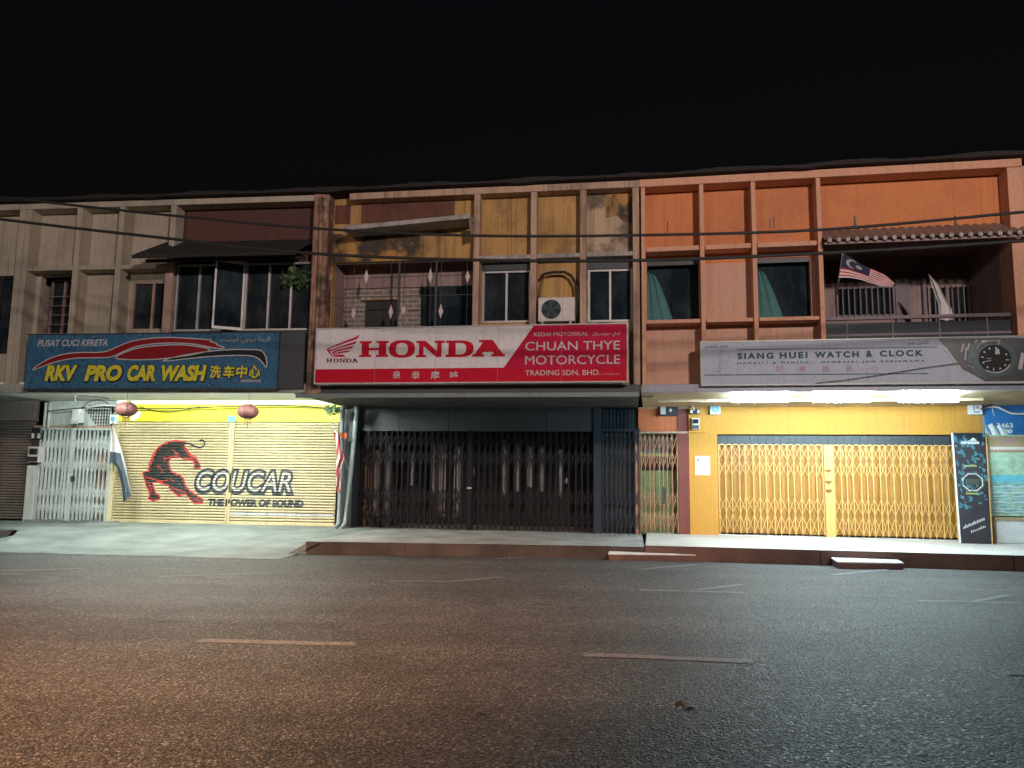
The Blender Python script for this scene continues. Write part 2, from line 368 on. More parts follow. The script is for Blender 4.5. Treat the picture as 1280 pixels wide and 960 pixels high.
def edge_px(U, pts, z): return [U.w(*U.gnd(x, y, z)) for x, y in pts]
# raised walkway in front of the orange and the yellow house, with a brown kerb face
def walkway(U, front, u0, u1, z, topmat, label):
    """front: list of (u,y) along the kerb, left to right"""
    m = MB(); n = len(front); d = .13
    inn = [(u, y+d) for u, y in front]
    m.poly([(u, y, z) for u, y in inn]+[(u1, 6, z), (u0, 6, z)])
    m.build('pavement', topmat, U=U, kind='structure')
    k = MB()
    rn = random.Random(11)
    for (a, b), (c, e) in zip(zip(front, front[1:]), zip(inn, inn[1:])):
        ns = max(1, int(math.hypot(b[0]-a[0], b[1]-a[1])/2.1))
        for i in range(ns):
            t0, t1 = i/ns, (i+1)/ns-.004; j, jz = rn.uniform(-.012, .006), rn.uniform(-.006, .004)
            p, q = (a[0]+(b[0]-a[0])*t0, a[1]+(b[1]-a[1])*t0+j), (a[0]+(b[0]-a[0])*t1, a[1]+(b[1]-a[1])*t1+j+rn.uniform(-.006, .006))
            p2, q2 = (p[0], c[1]+(e[1]-c[1])*t0), (q[0], c[1]+(e[1]-c[1])*t1)
            k.hexa([(*p, -.02), (*q, -.02), (*q2, -.02), (*p2, -.02)], [(p[0], p[1]+.012, z+.002+jz), (q[0], q[1]+.012, z+.002+jz), (*q2, z+.002), (*p2, z+.002)])
    k.build('kerb', ['kerb_brown_lit' if U is R else 'kerb_brown'], U=U, kind='structure')  # right kerb takes a lighter brown, the light on it put into the colour
walkway(R, [(.06, -.28), (3, -.25), (6, -.22), (16, -.18)], .06, 16, .245, 'walk_tile', 0)
cl = [(-6.0, -.92), (-4.2, -.72), (-2.4, -.46), (-.6, -.26), (.04, -.26)]
walkway(C, cl, -6.0, .04, .215, 'walk_concrete', 0)
# top lip of the kerbs
for U, pts, z, mt in ((R, [(.06, -.28), (3, -.25), (6, -.22), (16, -.18)], .249, 'walk_tile'), (C, cl, .219, 'walk_concrete')):
    m = MB()
    for a, b in zip(pts, pts[1:]): m.poly([(a[0], a[1]+.004, z+.004), (b[0], b[1]+.004, z+.004), (b[0], b[1]+.17, z+.004), (a[0], a[1]+.17, z+.004)])
    m.build('kerb_top', mt, U=U, kind='structure')
# driveway ramp in front of the roller shutter, as one sloping sheet, and flat landings at its sides
m = MB()
def ramp_z(u, y):
    t = min(1, max(0, (y+1.9)/4.7)); return .006+.235*t*t*(3-2*t)
m.grid(lambda a, b: (-6.2+6.62*a, -1.95+5.2*b, ramp_z(0, -1.95+5.2*b)+.006*math.sin(a*9)*(1-b)*b*4), 20, 20)
m.build('driveway', 'ramp_concrete', U=L, kind='structure', smooth=True)
m = MB()
m.grid(lambda a, b: (.42+.35*a, -1.0+4.2*b, (1-a)*ramp_z(0, -1+4.2*b)+a*.214), 3, 14)
m.hexa([(.1, -1.55, .0), (.5, -.95, 0), (.78, -.75, 0), (.5, -.6, 0)], [(.28, -1.2, .03), (.5, -.93, .19), (.72, -.72, .2), (.5, -.6, .15)])
m.build('driveway', 'ramp_concrete', U=L, kind='structure')
m = MB(); m.poly([(-16, .45, .205), (-6.2, .35, .205), (-6.2, 6, .24), (-16, 6, .24)]); m.poly([(-6.2, .35, .2), (-5.2, -1.3, .02), (-5.2, 3, .2), (-6.2, 3, .24)])
m.build('pavement', 'ramp_concrete', U=L, kind='structure')
m = MB(); m.hexa([(-16, .3, -.02), (-6.5, .2, -.02), (-6.5, .45, -.02), (-16, .45, -.02)], [(-16, .3, .2), (-6.5, .2, .19), (-6.3, .42, .21), (-16, .46, .21)])
m.build('kerb', 'kerb_brown', U=L, kind='structure')

# painted road markings: lane dashes and T-shaped bay corners
def marks(name, U, segs, w):
    m = MB()
    rn = random.Random(len(segs)+int(segs[0][0]))
    for i_, (x0, y0, x1, y1) in enumerate(segs):
        a, b = Vector(U.gnd(x0, y0)), Vector(U.gnd(x1, y1)); l = (b-a).length; t = (b-a)/l; o = Vector((-t.y, t.x)); k = max(3, int(l/.12)); h = .004+.0006*i_
        L1 = [a+t*l*i/k+o*w*(.5+rn.uniform(-.07, .07)) for i in range(k+1)]; L2 = [a+t*(l*i/k+(rn.uniform(-.05, .05) if i in (0, k) else 0))-o*w*(.5+rn.uniform(-.07, .07)) for i in range(k+1)]
        for i in range(k): m.poly([(p.x, p.y, h) for p in (L2[i], L2[i+1], L1[i+1], L1[i])])
    m.build(name, 'road_paint', U=U, kind='structure')
marks('lane_marking', C, [(250, 801, 443, 805.5), (729, 818.5, 943, 827.5), (1262, 842, 1480, 853)], .13)
marks('bay_marking', L, [(0, 714, 107, 710.5), (0, 718, 30, 718), (200, 721, 340, 716.5), (260, 722, 300, 722.5), (100, 695, 240, 690.5)], .09)
marks('bay_marking', C, [(487, 726.5, 560, 727), (560, 727.5, 625, 722), (620, 699, 690, 695.5), (800, 738, 928, 741), (868, 738, 928, 731)], .09)
marks('bay_marking', R, [(1150, 751, 1280, 754), (1218, 752, 1262, 744), (1040, 719, 1110, 712), (800, 712, 870, 706)], .09)

# ================================================================== SHOPHOUSES
def gate(mb, u0, u1, z0, z1, y, n, rows, bw=.02, xw=.014, rails=True):
    """collapsible gate: upright bars joined by crossed flats"""
    p = (u1-u0)/n
    us = [u0+i*p+(random.uniform(-.13, .13)*p if 0 < i < n else 0) for i in range(n+1)]
    for i in range(n+1):
        u = us[i]; mb.box(u-bw/2, u+bw/2, y, y+.025, z0+random.uniform(0, .012), z1)
    for i in range(n):
        for a, b in rows:
            za, zb = z0+(z1-z0)*a, z0+(z1-z0)*b; ua, ub = us[i], us[i+1]; za += random.uniform(-.012, .012); zb += random.uniform(-.012, .012)
            mb.bar((ua, y-.008, za), (ub, y-.008, zb), xw, .006); mb.bar((ua, y+.027, zb), (ub, y+.027, za), xw, .006)
    if rails:
        mb.box(u0-.02, u1+.02, y-.012, y+.04, z1-.02, z1+.03)
    return mb
ROWS = [(.02, .22), (.24, .42), (.65, .82), (.83, .985)]
def win(parent, U, rc, y, nmul, mullmat='white_metal', glassmat='window_glass', fw=.035, transom=None):
    u0, u1, z0, z1 = rc
    m = MB()
    m.box(u0, u0+fw, y-.03, y+.03, z0, z1); m.box(u1-fw, u1, y-.03, y+.03, z0, z1)
    m.box(u0+fw, u1-fw, y-.03, y+.03, z0, z0+fw); m.box(u0+fw, u1-fw, y-.03, y+.03, z1-fw, z1)
    for k in range(1, nmul):
        u = u0+(u1-u0)*k/nmul; m.box(u-fw/2, u+fw/2, y-.026, y+.026, z0+fw, z1-fw)
    if transom: m.box(u0+fw, u1-fw, y-.028, y+.028, z0+(z1-z0)*transom-fw/2, z0+(z1-z0)*transom+fw/2)
    f = m.build('window', mullmat, parent)
    g = MB(); g.box(u0+fw*.5, u1-fw*.5, y+.034, y+.042, z0+fw*.5, z1-fw*.5); g.build('pane', glassmat, f); return f
def roofline(parent, u0, u1, seed):
    rn = random.Random(seed); n = int((u1-u0)/.12); m = MB(); h = [.10+.035*rn.random()+.03*math.sin(i*.35+seed) for i in range(n+1)]
    lo = [-.006+.03*max(0, math.sin(i*.21+seed)+math.sin(i*.57)-.9) for i in range(n+1)]
    for i in range(n):
        a, b = u0+(u1-u0)*i/n, u0+(u1-u0)*(i+1)/n
        m.hexa([(a, -.16, ZROOF-lo[i]), (b, -.16, ZROOF-lo[i+1]), (b, .7, ZROOF+.004), (a, .7, ZROOF+.004)], [(a, -.16, ZROOF+h[i]*.6), (b, -.16, ZROOF+h[i+1]*.6), (b, .7, ZROOF+h[i]), (a, .7, ZROOF+h[i])])
    r = m.build('roof', 'roof_dark', parent)
    m = MB(); m.hexa([(u0, .6, ZROOF+.02), (u1, .6, ZROOF+.02), (u1, 11, ZROOF+.02), (u0, 11, ZROOF+.02)], [(u0, .6, ZROOF+.1), (u1, .6, ZROOF+.1), (u1, 6, ZROOF+1.6), (u0, 6, ZROOF+1.6)])
    m.build('roof_slope', 'roof_dark', r)
def shell(parent, u0, u1, side):
    m = MB()
    for a in (u0+.02, u1-.14): m.box(a, a+.12, .62, 11, ZSOF+.3, ZROOF-.004); m.box(a, a+.12, 3.45, 11, 0, ZSOF+.3)
    m.box(u0+.14, u1-.14, 10.8, 11, 0, ZROOF-.006)
    m.build('side_wall', side, parent)
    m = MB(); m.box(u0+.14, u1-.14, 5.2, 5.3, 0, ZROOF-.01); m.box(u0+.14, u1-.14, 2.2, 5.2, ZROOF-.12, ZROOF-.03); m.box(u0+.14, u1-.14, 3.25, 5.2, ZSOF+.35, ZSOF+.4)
    m.build('interior_wall', 'interior', parent)

# ------------------------------------------------------------------ ORANGE HOUSE (right)
HR = thing('shophouse', R, (0, 0, 0), 'orange shophouse with a yellow ground floor and yellow folding gate', 'shophouse')
RU = 6.62
fins = [R.u(803, 330)+.02, R.u(878, 320), R.u(943.5, 320), R.u(1026, 320), R.u(1270, 320)]
zl, zs_ = R.z(1030, 302.6), R.z(1030, 396.5)
zw1 = R.z(1030, 311)
rec = .35
m = MB()
for i, u in enumerate(fins): m.box(u-.04 if i < 4 else u-.05, u+.04 if i < 4 else RU, 0, rec-.002, 3.14, ZROOF-.01)
builds(m, 'fin', 'r_fin', HR, bevel=.008)
m = MB(); m.box(0, RU, -.03, rec, ZROOF-.16, ZROOF-.012); m.build('top_beam', 'r_fin', HR, bevel=.01)
m = MB()
for a, b in ((0, 1), (1, 2), (2, 3)):
    m.box(fins[a]+.056, fins[b]-.056, .02, rec-.003, zl-.045, zl+.045); m.box(fins[a]+.056, fins[b]-.056, .015, rec-.003, zs_-.04, zs_+.03)
builds(m, 'ledge', 'r_fin', HR, bevel=.008)
w1 = (fins[0]+.06, fins[1]-.05, zs_+.03, R.z(840, 319)); w3 = (fins[2]+.07, fins[3]-.12, zs_+.03, R.z(985, 315))
zaw = R.z(1150, 290)
wb = (fins[3]+.06, fins[4]-.05, 3.3, zaw-.02)
wall(MB(), 0, RU, zw1-.1, ZROOF-.02, rec, .15, [w1, w3, wb]).build('upper_wall', 'r_orange', HR)
wall(MB(), 0, RU, 3.13, zw1-.1, rec, .15, [w1, w3, wb]).build('lower_wall', 'r_hazed', HR)  # lower part coloured as if hazed by the tube glare
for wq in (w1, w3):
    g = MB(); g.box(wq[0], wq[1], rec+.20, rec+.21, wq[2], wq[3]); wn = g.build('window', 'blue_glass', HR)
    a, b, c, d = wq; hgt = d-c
    cu = MB()  # teal reflection in the window reveal, modelled as a wavy coloured sheet
    def reflection_shape(s, t, a=a, b=b, c=c, hgt=hgt):
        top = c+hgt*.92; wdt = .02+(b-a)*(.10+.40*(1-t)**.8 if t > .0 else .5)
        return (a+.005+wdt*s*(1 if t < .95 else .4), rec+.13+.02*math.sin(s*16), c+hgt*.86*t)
    cu.grid(reflection_shape, 24, 12); cu.build('teal_reflection', 'reflection_teal', wn, smooth=True)
    h = MB(); h.box(a, b, rec+.02, rec+.06, d-.09, d); h.build('window_frame', 'dark_plastic', wn)
# deep balcony with barred windows
ub0, ub1, zb0, zb1 = wb
m = MB(); m.box(ub0-.2, ub1+.2, 1.9, 2.0, 3.2, ZROOF-.3); m.box(ub0-.1, ub0, rec+.16, 1.9, 3.2, ZROOF-.3); m.box(ub1, ub1+.1, rec+.16, 1.9, 3.2, ZROOF-.3)
m.box(ub0, ub1, rec+.16, 1.9, 3.3, 3.4); m.box(ub0, ub1, rec+.16, 1.9, zb1+.05, zb1+.15)
m.build('balcony_wall', 'balcony_dark', HR)
zr = R.z(1150, 397, .3)
m = MB(); m.box(ub0, ub1, .2, .27, zr-.03, zr+.03); m.box(ub0, ub1, .21, .26, zr-.33, zr-.29)
for k in range(4): u = ub0+(ub1-ub0)*(k+.5)/4; m.box(u-.012, u+.012, .215, .24, 3.4, zr-.03)
m.build('railing', 'balcony_rail', HR)
m = MB(); m.box(ub0, ub1, .225, .235, 3.4, zr-.09); m.build('balcony_panel', 'c_blue', HR)
bw = R.rect(1045, 359, 1118, 396, 1.88)
f = win(HR, R, bw, 1.86, 2, 'balcony_rail', 'blue_glass')
m = MB()
for k in range(1, 10): u = bw[0]+(bw[1]-bw[0])*k/10; m.box(u-.01, u+.01, 1.77, 1.79, bw[2], bw[3])
m.build('window_bar', 'balcony_rail', f)
bd = R.rect(1160, 357, 1262, 412, 1.88)
f = win(HR, R, bd, 1.86, 4, 'balcony_dark', 'blue_glass')
m = MB()
for k in range(1, 14): u = bd[0]+(bd[1]-bd[0])*k/14; m.box(u-.008, u+.008, 1.77, 1.79, bd[2], bd[3])
m.build('window_bar', 'balcony_dark', f)
m = MB(); q = R.rect(1119, 345, 1137, 420, 1.88); m.box(q[0], q[1], 1.82, 1.895, 3.4, q[3]); q = R.rect(1152, 312, 1156, 420, 1.88); m.box(q[0], q[1], 1.80, 1.895, 3.4, q[3])
q = R.rect(1040, 348, 1152, 351, 1.88); m.box(q[0], q[1], 1.83, 1.895, q[2], q[3]); builds(m, 'balcony_post', 'balcony_rail', HR)
# corrugated awning with half-round tile ends
zc = R.z(1150, 295, -.22); zct = R.z(1150, 284, .33)-zc; ua0, ua1 = R.u(1034, 293, -.4), R.u(1300, 290, -.4); nc = 22
m = MB()
m.grid(lambda a, b: (ua0+(ua1-ua0)*a, -.22+.57*b, zc+.035*abs(math.sin(a*nc*math.pi))+zct*b), nc*6, 2)
m.grid(lambda a, b: (ua1-(ua1-ua0)*a, -.22+.57*b, zc-.012+.035*abs(math.sin(a*nc*math.pi))+zct*b), nc*6, 2)
aw = m.build('awning', 'awning_red', HR, smooth=True)
m = MB()
for k in range(nc):
    u = ua0+(ua1-ua0)*(k+.5)/nc; m.lathe((u, -.23, zc-.008), [(.016, -.01), (.036, -.01), (.043, 0), (.043, .03)], 12, 'y')
builds(m, 'tile_end', 'concrete_lip', aw, smooth=True)
m = MB(); m.box(ua0, ua1, -.17, -.13, zc-.07, zc-.03); m.build('awning_beam', 'balcony_dark', aw)
for x in (1075, 1204): 
    m = MB(); m.box(R.u(x, 278)-.015, R.u(x, 278)+.015, rec-.012, rec+.002, R.z(x, 281, .3), R.z(x, 268, .3)); m.prism([(R.u(x, 278)-.03, R.z(x, 281, .3)), (R.u(x, 278)+.03, R.z(x, 281, .3)), (R.u(x, 278), R.z(x, 272, .3))], rec-.02, rec-.013); m.build('wall_stain', 'dark_plastic', HR)
m = MB()
for x, y0, y1 in ((835, 277, 291), (966, 274, 285), (971, 271, 285)): m.box(R.u(x, y0)-.008, R.u(x, y0)+.008, rec-.006, rec+.002, R.z(x, y1, .35), R.z(x, y0, .35))
builds(m, 'wall_crack', 'dark_plastic', HR)
# ground floor
m = MB(); m.box(0, 6.3, -.08, 3.4, ZSOF+.01, ZSOF+.13); m.build('soffit', 'r_ceiling', HR)
m = MB(); m.box(.02, RU+8, -.12, .06, ZSOF-.005, R.z(1030, 479.5)); m.build('fascia_beam', 'beam_steel', HR, bevel=.006)
m = MB(); m.box(.3, 6.3, 1.35, 1.42, ZSOF-.045, ZSOF+.008); m.build('conduit', 'r_ceiling', HR)
gg = R.rect(897.5, 543, 1198, 676, G); gz0 = .25
dr = R.rect(799, 540, 862, 669, G)
up = R.u(862, 600, G); ue = R.u(1229, 580, G)
wall(MB(), up, ue, 0, ZSOF+.008, G, .22, [(gg[0], gg[1], 0, gg[3])]).build('front_wall', 'r_yellow', HR)
wall(MB(), ue+.003, RU+.9, 0, ZSOF+.008, G+.01, .2).build('front_wall', 'brown_wall', HR)
m = MB(); m.box(gg[0], gg[1], G+.12, G+.16, R.z(1050, 557, G), gg[3])
for k in range(30): u = gg[0]+(gg[1]-gg[0])*(k+.5)/30; m.box(u-.006, u+.006, G+.105, G+.122, R.z(1050, 557, G), gg[3])
m.build('gate_header', 'c_dark', HR)
um0, um1 = R.u(1031, 610, G), R.u(1042.5, 610, G)
gt_z1 = R.z(1050, 556, G)
m = MB()
gate(m, gg[0]+.03, um0-.02, gz0+.02, gt_z1, G+.02, 15, ROWS, .019, .014, False); gate(m, um1+.02, gg[1]-.05, gz0+.02, gt_z1, G+.02, 18, ROWS, .019, .014, False)
for a, b, n in ((gg[0]+.03, um0-.02, 15), (um1+.02, gg[1]-.05, 18)):
    pch = (b-a)/n
    for k in range(n): m.disc((a+(k+.5)*pch, gt_z1-.06), pch*.38, pch*.38+.02, G+.015, 8, 1, 0, 180)
gt = m.build('folding_gate', 'r_gate', HR)
m = MB(); m.box(um0, um1, G-.02, G+.05, gz0+.01, gt_z1); m.build('lock_post', 'r_gate', gt, bevel=.005)
m = MB()
for y in (588, 602, 613): 
    z = R.z(1037, y, G); m.box(um0+.01, um1-.05, G-.04, G-.02, z-.025, z+.02); m.lathe((um0+.07, G-.065, z-.02), [(.016, 0), (.024, .004), (.024, .02), (.016, .024)], 12, 'y')
builds(m, 'lock', ['brass'], gt)
m = MB(); n = 92
m.grid(lambda a, b: (gg[0]+(gg[1]-gg[0])*a, G+.10+.014*math.sin(a*n*1.6), gz0+.05+(gt_z1-gz0-.07)*b), n*3, 1); m.build('gate_sheet', 'r_sheet', gt)
m = MB(); m.box(gg[0], gg[1], G-.03, G+.2, 0, gz0+.012); m.build('threshold', 'walk_tile', HR)
m = MB(); m.box(gg[1]-.05, gg[1]+.02, G-.04, G+.02, gz0, gg[3]-.01); m.build('gate_jamb', 'r_gate', HR)
# recessed stair door with a rusty gate, left of the yellow pillar
ud0, ud1 = .05+R.u(799, 600, G)-.06, up
zt = R.z(830, 540, G); zt0 = R.z(830, 511, G)
m = MB(); m.box(ud0, ud1, G-.02, G+.15, zt0, ZSOF+.007); m.build('header', 'r_ceiling', HR)
m = MB(); m.box(ud0, R.u(848, 520, G), G+.03, G+.1, zt, zt0); m.build('transom', 'rust_red', HR)
m = MB(); m.box(ud0-.01, ud1, G, G+.06, zt-.03, zt+.012); m.build('lintel', 'c_fin', HR)
m = MB(); m.box(R.u(848, 600, G), ud1-.002, G+.01, G+.12, .2, zt0); m.build('door_jamb', 'dark_red', HR)
m = MB(); gate(m, ud0+.06, R.u(852, 600, G), .26, zt-.04, G+.02, 9, ROWS, .02, .014, False); dg = m.build('folding_gate', 'rust_gate', HR)
m = MB(); m.box(R.u(828, 615, G), R.u(832, 615, G), G-.01, G+.03, .9, 1.25); m.build('lock', 'steel_dark', dg)
m = MB(); m.box(ud0, ud1, G+.35, G+.4, .2, zt); dd = m.build('stair_door', 'green_door', HR)
m = MB(); m.box(ud0+.05, R.u(845, 560, G), G+.33, G+.349, R.z(830, 588, G), R.z(830, 570, G)); m.build('door_panel', 'interior', dd)
m = MB(); m.box(ud0+.1, R.u(842, 560, G), G+.325, G+.349, R.z(830, 565, G), R.z(830, 546, G)); m.build('door_panel', 'pale_goods', dd)
m = MB(); m.box(ud0-.07, ud0+.03, G, G+.08, .22, zt+.01); m.build('door_jamb', 'rust_gate', HR)
shell(HR, 0, RU, 'r_hazed'); roofline(HR, 0, RU, 3)

# ------------------------------------------------------------------ STAINED YELLOW HOUSE (middle)
HC = thing('shophouse', C, (0, 0, 0), 'stained yellow shophouse with pinkish fins above a dark folding gate', 'shophouse')
CU = -6.52; rec = .26
fx = [592, 663.5, 725.5]
fins = [C.u(x, 320)+.05 for x in fx]
m = MB()
for u in fins: m.box(u-.06, u+.06, 0, rec-.002, 3.15, ZROOF-.02)
m.box(-.13, -.005, 0, rec-.002, 3.15, ZROOF-.02)
builds(m, 'fin', 'c_fin', HC, bevel=.01)
m = MB(); m.box(C.u(437, 247), -.005, -.02, rec, ZROOF-.15, ZROOF-.014); m.build('top_beam', 'c_fin', HC, bevel=.012)
pl = C.u(409, 330)
m = MB(); m.box(CU, pl, -.05, .7, 3.0, ZROOF-.01); m.build('pillar', 'c_pillar', HC, bevel=.015)
m = MB(); m.tube([(CU+.2, -.09, 3.1), (CU+.2, -.09, 5.0), (CU+.18, -.09, ZROOF-.1)], .045); m.tube([(CU+.06, -.09, 4.1), (CU+.07, -.08, ZROOF-.1)], .025)
builds(m, 'downpipe', 'c_pillar', HC, smooth=True)
zlg = C.z(690, 317.5)
m = MB()
for a, b in zip(fins, fins[1:]+[-.07]): m.box(a+.061, b-.061, .0, rec-.003, zlg-.075, zlg+.01)
builds(m, 'ledge', 'concrete_lip', HC, bevel=.012)
wa = (fins[0]+.08, fins[1]-.08, C.z(630, 403, .26), C.z(630, 338, .26)); wc = (fins[2]+.08, -.14, C.z(760, 402, .26), C.z(760, 336, .26))
zbt = C.z(500, 326, .26)
wbal = (pl+.02, fins[0]-.07, 3.3, zbt)
wa2 = (wa[0], wa[1], wa[2], wa[3]); 
wall(MB(), pl, fins[2], 3.13, ZROOF-.02, rec, .15, [wa2, wbal]).build('upper_wall', 'c_yellow', HC)
wall(MB(), fins[2], 0, 3.13, ZROOF-.02, rec, .15, [wc]).build('upper_wall', 'c_peel', HC)
# damp stained band below the sunshade, and the faded painted sign above it
m = MB(); q = C.rect(411, 291, 530, 325, .26); m.box(pl, q[1], rec-.008, rec+.002, zbt+.004, q[3]); m.build('damp_patch', 'c_stain', HC)
m = MB(); q = C.rect(452, 250, 568, 277, .26); m.box(q[0], q[1], rec-.012, rec+.002, q[2], q[3]); m.box(pl+.02, pl+.35, rec-.009, rec+.002, q[2], q[3]-.05); m.build('faded_wall_sign', 'faded_red', HC)
m = MB(); q = C.rect(755, 235, 797, 300, .26); m.prism([(q[0]+.05, q[3]-.1), (q[1]-.07, q[3]), (q[1]-.07, q[2]+.2), (q[1]-.4, q[2]+.5), (q[0]+.02, q[2]+.45)], rec-.008, rec+.002); m.build('mould_patch', 'c_stain', HC)
zs1, zs0 = C.z(570, 277, -.1), C.z(445, 291, -.1)
us0, us1 = C.u(436, 287), fins[0]-.062
m = MB()
m.hexa([(us0, -.35, zs0-.03), (us1, -.35, zs1-.03), (us1, rec, zs1+.01), (us0, rec, zs0+.02)], [(us0, -.35, zs0+.06), (us1, -.35, zs1+.06), (us1, rec, zs1+.12), (us0, rec, zs0+.12)])
m.prism([(us1-.02, zs1-.035), (us1, zs1-.035), (us1, zs1-.30)], -.33, .2)
m.build('sunshade', 'concrete_lip', HC, bevel=.015)
for wq in (wa, wc):
    u0, u1, z0, z1 = wq
    win(HC, C, (u0, u1, z0, z1), rec+.06, 2, 'alu', 'window_glass' if wq is wa else 'blue_glass', .04)
    m = MB(); m.box(u0-.02, u1+.02, rec-.004, rec+.1, z1, z1+.22); m.build('window_head', 'c_dark', HC)
# recessed balcony behind a grille with diamond ornaments
u0, u1, z0, z1 = wbal
m = MB(); m.box(u0-.1, u1+.1, .95, 1.05, 3.2, ZROOF-.5); m.build('balcony_wall', 'balcony_brick', HC)
m = MB(); m.box(u0-.1, u0, rec+.16, .95, 3.2, ZROOF-.5); m.box(u1, u1+.1, rec+.16, .95, 3.2, ZROOF-.5); m.box(u0, u1, rec+.16, .95, 3.3, 3.38); m.box(u0, u1, rec+.16, .95, z1+.1, z1+.2)
q = C.rect(498, 330, 540, 345, .93); m.box(u0, u1, 0.91, 0.948, z1-.38, z1+.1)
m.build('balcony_side', 'balcony_dark', HC)
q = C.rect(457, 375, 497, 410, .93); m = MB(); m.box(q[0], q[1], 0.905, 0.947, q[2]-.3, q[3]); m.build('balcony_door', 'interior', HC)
q = C.rect(453, 372, 500, 376, .93); m = MB(); m.box(q[0], q[1], 0.85, 0.947, q[2], q[3]); m.build('door_head', 'c_fin', HC)
q = C.rect(527, 358, 590, 410, .93); m = MB(); m.box(q[0], q[1], 0.90, 0.947, q[2]-.3, q[3]); m.build('balcony_window', 'blue_glass', HC)
m = MB()
for x in (412, 442, 458, 488, 504.5, 538, 551, 584):
    u = C.u(x, 365, .2); m.box(u-.004, u+.004, .20, .209, 3.35, z1)
for x in (498.5, 545): u = C.u(x, 365, .2); m.box(u-.022, u+.022, .195, .22, 4.6 if x < 500 else 3.35, z1-.01)
for z in (z1-.06, z1-.75, 3.75): m.box(u0, u1, .203, .211, z, z+.014)
gr = m.build('balcony_grille', 'c_dark', HC)
m = MB()
for x, y, h in ((412, 346, 15), (458, 346, 17), (538, 345, 18), (584.5, 346, 15), (442, 391, 16), (488.5, 390, 17), (504.5, 388, 12), (551, 389, 17)):
    u, z = C.at(x, y, .19); b = h/60*.5*1.0; m.prism([(u-.048, z), (u, z-b*1.05), (u+.048, z), (u, z+b*1.05)], .185, .199); 
builds(m, 'diamond_ornament', 'ceramic', gr)
# ground floor
zfb = C.z(600, 496)
m = MB(); m.box(CU-.1, -.02, -.02, .12, zfb, 3.15); m.build('fascia_beam', 'c_dark', HC)
m = MB(); m.box(CU-.2, -.03, -.05, -.022, zfb-.01, zfb+.07); m.build('fascia_strip', 'beam_grey', HC)
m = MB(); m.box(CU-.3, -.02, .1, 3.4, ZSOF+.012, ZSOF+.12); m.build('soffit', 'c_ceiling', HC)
ux = [C.u(x, 590, G) for x in (436, 742, 752, 800)]
zh0, zh1 = C.z(600, 539, G), C.z(600, 509, G)
m = MB()
xs = [438, 500, 561, 622, 683, 742]
for a, b in zip(xs, xs[1:]): m.box(C.u(a, 525, G)+.006, C.u(b, 525, G)-.006, G, G+.05, zh0, zh1)
m.box(ux[0], ux[3], G+.02, G+.12, zh1+.002, ZSOF+.01); m.box(ux[0], ux[2], G+.052, G+.12, zh0, zh1)
m.build('shop_header', 'c_dark', HC)
zg0 = .235
m = MB()
upm = C.u(587, 600, G)
gate(m, ux[0]+.03, upm-.06, zg0, zh0-.015, G+.05, 20, ROWS, .04, .026, False); gate(m, upm+.06, ux[1], zg0, zh0-.015, G+.05, 20, ROWS, .04, .026, False)
fg = m.build('folding_gate', 'c_gate', HC)
m = MB(); m.box(upm-.055, upm+.055, G-.01, G+.09, zg0, zh0+.02); m.build('lock_post', 'c_gate', fg)
m = MB(); z = C.z(588, 610, G); m.box(upm-.05, upm+.06, G-.03, G-.011, z-.018, z+.018); m.build('lock', 'alu', fg)
m = MB(); m.box(upm+.07, upm+.11, G+.03, G+.06, z+.3, z+.46); m.build('handle', 'dark_plastic', fg)
m = MB(); m.box(ux[1]+.002, ux[2]-.002, G-.04, G+.1, .2, zh1); m.build('post', 'c_blue', HC)
m = MB(); gate(m, ux[2]+.03, ux[3]-.02, zg0-.01, C.z(776, 538, G), G-.03, 8, ROWS, .022, .016); m.build('folding_gate', 'c_blue', HC)
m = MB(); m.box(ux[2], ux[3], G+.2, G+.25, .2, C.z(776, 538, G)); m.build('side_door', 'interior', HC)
q = C.rect(753, 511, 795, 536, G)
m = MB(); m.box(q[0], q[1], G+.1, G+.12, q[2], q[3]); wv = m.build('vent_window', 'blue_glass', HC)
m = MB()
for k in range(9): u = q[0]+(q[1]-q[0])*(k+.3)/9; m.box(u-.012, u+.012, G, G+.02, q[2], q[3])
m.build('vent_bar', 'c_blue', wv)
m = MB(); m.box(ux[0]-.12, ux[0]+.02, G-.03, G+.12, .2, ZSOF); m.build('post', 'c_dark', HC)
# what stands behind the gate: pale boards and wrapped goods seen through the slits
m = MB(); rn = random.Random(4)
for x, w_, z0, z1 in ((462, 7, .3, .55), (470, 9, .3, 2.1), (484, 10, .3, 2.2), (513, 5, 1.0, 1.9), (541, 5, .8, 2.2), (552, 13, .3, 2.25), (571, 12, .3, 2.2), (629, 8, .8, 2.2), (645, 10, .9, 2.2), (661, 9, 1.0, 2.2), (677, 10, .9, 2.1), (700, 6, .8, 2.0), (707, 5, 1.1, 1.5)):
    u = C.u(x, 600, G+.3); d = w_*.0062; m.box(u-d, u+d, G+.3+rn.random()*.12, G+.5, z0+.2, z1+rn.uniform(-.1, .1))
builds(m, 'stored_board', 'pale_goods', HC)
shell(HC, CU, 0, 'c_fin'); roofline(HC, CU, 0, 1)

